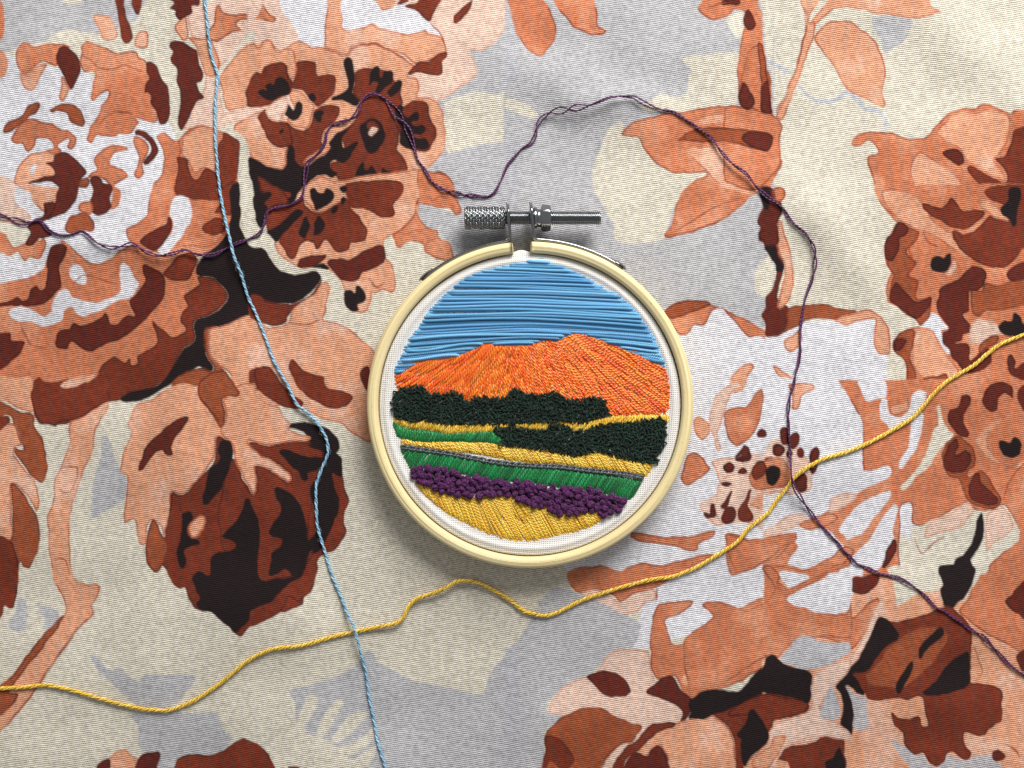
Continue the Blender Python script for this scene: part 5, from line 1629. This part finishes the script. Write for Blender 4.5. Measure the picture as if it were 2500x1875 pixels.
def floss(name, label, pts, n, r, off, pitch, cols, lifts, spread=None, twist_var=0.0):
    p, s = resample(pts, 2.4)
    root = thing(name, label, 'thread', tuple(at(p[len(p) // 2, 0], p[len(p) // 2, 1], 0.0)))
    root.location.z = float(cloth_z(*p[len(p) // 2]))
    bpy.context.view_layer.update()
    t = np.gradient(p, axis=0)
    t /= np.linalg.norm(t, axis=1, keepdims=True)
    nr = np.stack([-t[:, 1], t[:, 0]], -1)
    base = np.zeros(len(p))
    for x, y, w, h in lifts:
        base += h * bump(p, x, y, w)
    ph0 = s / pitch * 2 * math.pi + twist_var * np.sin(s / 61.0) + twist_var * .7 * np.sin(s / 143.0 + 1)
    sp = np.full(len(p), float(off)) if spread is None else spread(s, p)
    rw = random.Random(name)
    for k in range(n):
        ph = ph0 + k * 2 * math.pi / n
        lat = sp * np.cos(ph) + 0.35 * np.sin(s / (17 + 5 * k) + k)
        x, y = p[:, 0] + nr[:, 0] * lat, p[:, 1] + nr[:, 1] * lat
        z = cloth_z(x, y) + (base + r + min(off, 3.2) * (1 + np.sin(ph))) * U * 0.95
        f = (D - z) / D
        path = np.stack([(x - 1250) * U * f, (937.5 - y) * U * f, z], -1)
        T = Tubes(7)
        cc = lin(cols[k % len(cols)])[None] * (1 + 0.05 * np.sin(s / 33.0 + k * 2))[:, None]
        T.add(path, r * U, cc)
        # stray fibres
        T2 = Tubes(3)
        me = T.mesh('strand', FLOSS_T)
        o = add_obj('strand', me, root)
    T = Tubes(3)
    for q in range(int(len(p) / 9)):
        i = rw.randrange(2, len(p) - 8)
        m = rw.randrange(4, 7)
        sd = rw.choice((-1, 1))
        g = np.linspace(0, 1, m)
        lat = sd * (sp[i] + r * (0.6 + rw.uniform(.6, 2.4) * np.sin(g * math.pi * rw.uniform(.5, 1))))
        x, y = p[i:i + m, 0] + nr[i:i + m, 0] * lat, p[i:i + m, 1] + nr[i:i + m, 1] * lat
        z = cloth_z(x, y) + (base[i:i + m] + r * rw.uniform(.6, 2.0)) * U
        f = (D - z) / D
        T.add(np.stack([(x - 1250) * U * f, (937.5 - y) * U * f, z], -1), 0.32 * U, lin(cols[0]) * 1.1)
    add_obj('stray_fibres', T.mesh('stray_fibres', FLOSS_T), root, 'stuff')
    return root


FLOSS_T = floss_mat('loose_cotton_floss', rough=0.42, twist=1000.0, spec=0.5)
K3 = 0.1742
blue = tiles((0, 0, 1, "176,-12 177,0 180,30 183,50 188,65 186,90 186,120 188,145 190,166"),
             (0, 1, 1, "196,30 202,55 208,70 214,90"),
             (1, 1, 1, "0,105 8,125 15,145 27,166"),
             (1, 2, 1, "35,17 45,25 54,35 61,48 62,60 56,75 52,88 52,105 53,122 58,140 66,166"),
             (1, 3, 1, "72,14 79,32 85,45 90,65 95,82 97,100 101,120 105,142 112,166 118,182"))
yellow = tiles((0, 3, 1, "-14,97 0,97 20,96 40,94 60,98 80,104 105,111 125,115 145,116 165,109 190,93 210,76"),
               (1, 3, 1, "0,69 15,63 40,60 60,54 80,49 100,45 120,41 127,36 132,26 140,19 155,14 166,9 175,4 190,5 205,12"),
               (2, 3, 1, "0,22 10,30 20,33 30,34 40,31 60,21 80,14 100,8 120,3 140,0"),
               (2, 2, 1, "160,158 180,146 195,136 205,124"),
               (3, 2, K3, "0,640 40,580 90,520 130,465 200,410 280,370 380,340 480,300 560,260 640,215 720,165 770,110 820,50"),
               (3, 1, K3, "880,945 950,900 1020,860 1090,800 1150,755 1210,730 1269,708 1360,690"))
purple = tiles((0, 1, 1, "-14,17 0,20 12,24 22,27 30,25 36,26 42,33 50,37 60,37 70,34 76,37 84,44 95,48 105,47 115,45 125,51 137,55 150,53 160,50 172,54 185,54 195,49 205,44"),
               (1, 1, 1, "0,38 5,33 8,25 10,17 20,13 30,11 38,6 41,0"),
               (1, 0, 1, "43,150 45,140 55,131 60,122 61,115 66,108 76,105 84,101 88,96 91,88 98,82 106,82 114,88 121,97 127,104 132,114 136,125 140,138 146,147 152,157 160,163"),
               (1, 1, 1, "172,1 185,3 200,4 206,0"),
               (1, 0, 1, "212,155 217,143"),
               (2, 0, 1, "0,138 8,129 16,124 20,117 22,108 26,102 34,97 45,95 55,93 67,91 75,88 85,84 95,83 105,84 112,88 120,92 130,95 140,97 150,103 160,110 172,119 180,130 190,141 203,151 210,160"),
               (3, 1, K3, "0,25 40,50 80,90 110,135 150,175 190,210 215,250 233,300 232,360 220,430 195,500 178,560 165,640 160,700 160,780 150,850 135,910"),
               (3, 2, K3, "128,0 105,80 100,160 105,260 110,350 115,440 122,490 140,530 180,590 230,660 280,720 340,780 390,840 440,890 500,915 560,940"),
               (3, 3, K3, "600,0 650,10 720,50 780,100 830,150 900,190 960,235 1010,265 1060,295 1100,335 1150,390 1200,440 1269,490 1340,540"))


def purple_spread(s, p):
    v = 2.1 + 1.2 * np.sin(s / 47.0) + 1.0 * np.sin(s / 31.0 + 2)
    for x, y, w, h in ((1390, 262, 45, 7), (985, 290, 40, 12), (820, 270, 60, 4), (1330, 320, 30, 5), (40, 535, 40, 4), (665, 400, 40, 4), (400, 606, 40, 4)):
        v = v + h * bump(p, x, y, w)
    return np.clip(v, 1.6, 14)


floss('yellow_thread', 'thick golden yellow thread lying in a wave below the hoop', yellow, 4, 2.3, 2.9, 70,
      [(248, 208, 78), (240, 194, 60), (252, 218, 104), (234, 184, 54)], [(1100, 1420, 80, 14), (960, 1500, 60, 8)], None, 1.6)
floss('blue_thread', 'pale blue twisted thread running down left of the hoop', blue, 2, 2.5, 1.6, 46,
      [(156, 198, 222), (134, 182, 212)], [(868, 1542, 60, 15), (562, 610, 70, 14), (700, 1020, 90, 6)], None, 0.4)
floss('purple_thread', 'thin dark purple double thread looping over the top of the hoop', purple, 2, 1.9, 2.2, 128,
      [(98, 36, 94), (78, 28, 76)], [(1450, 240, 120, 16), (420, 610, 90, 12), (1935, 1175, 60, 18), (2110, 640, 90, 14), (1800, 400, 90, 10), (260, 555, 60, 8)],
      purple_spread, 1.1)
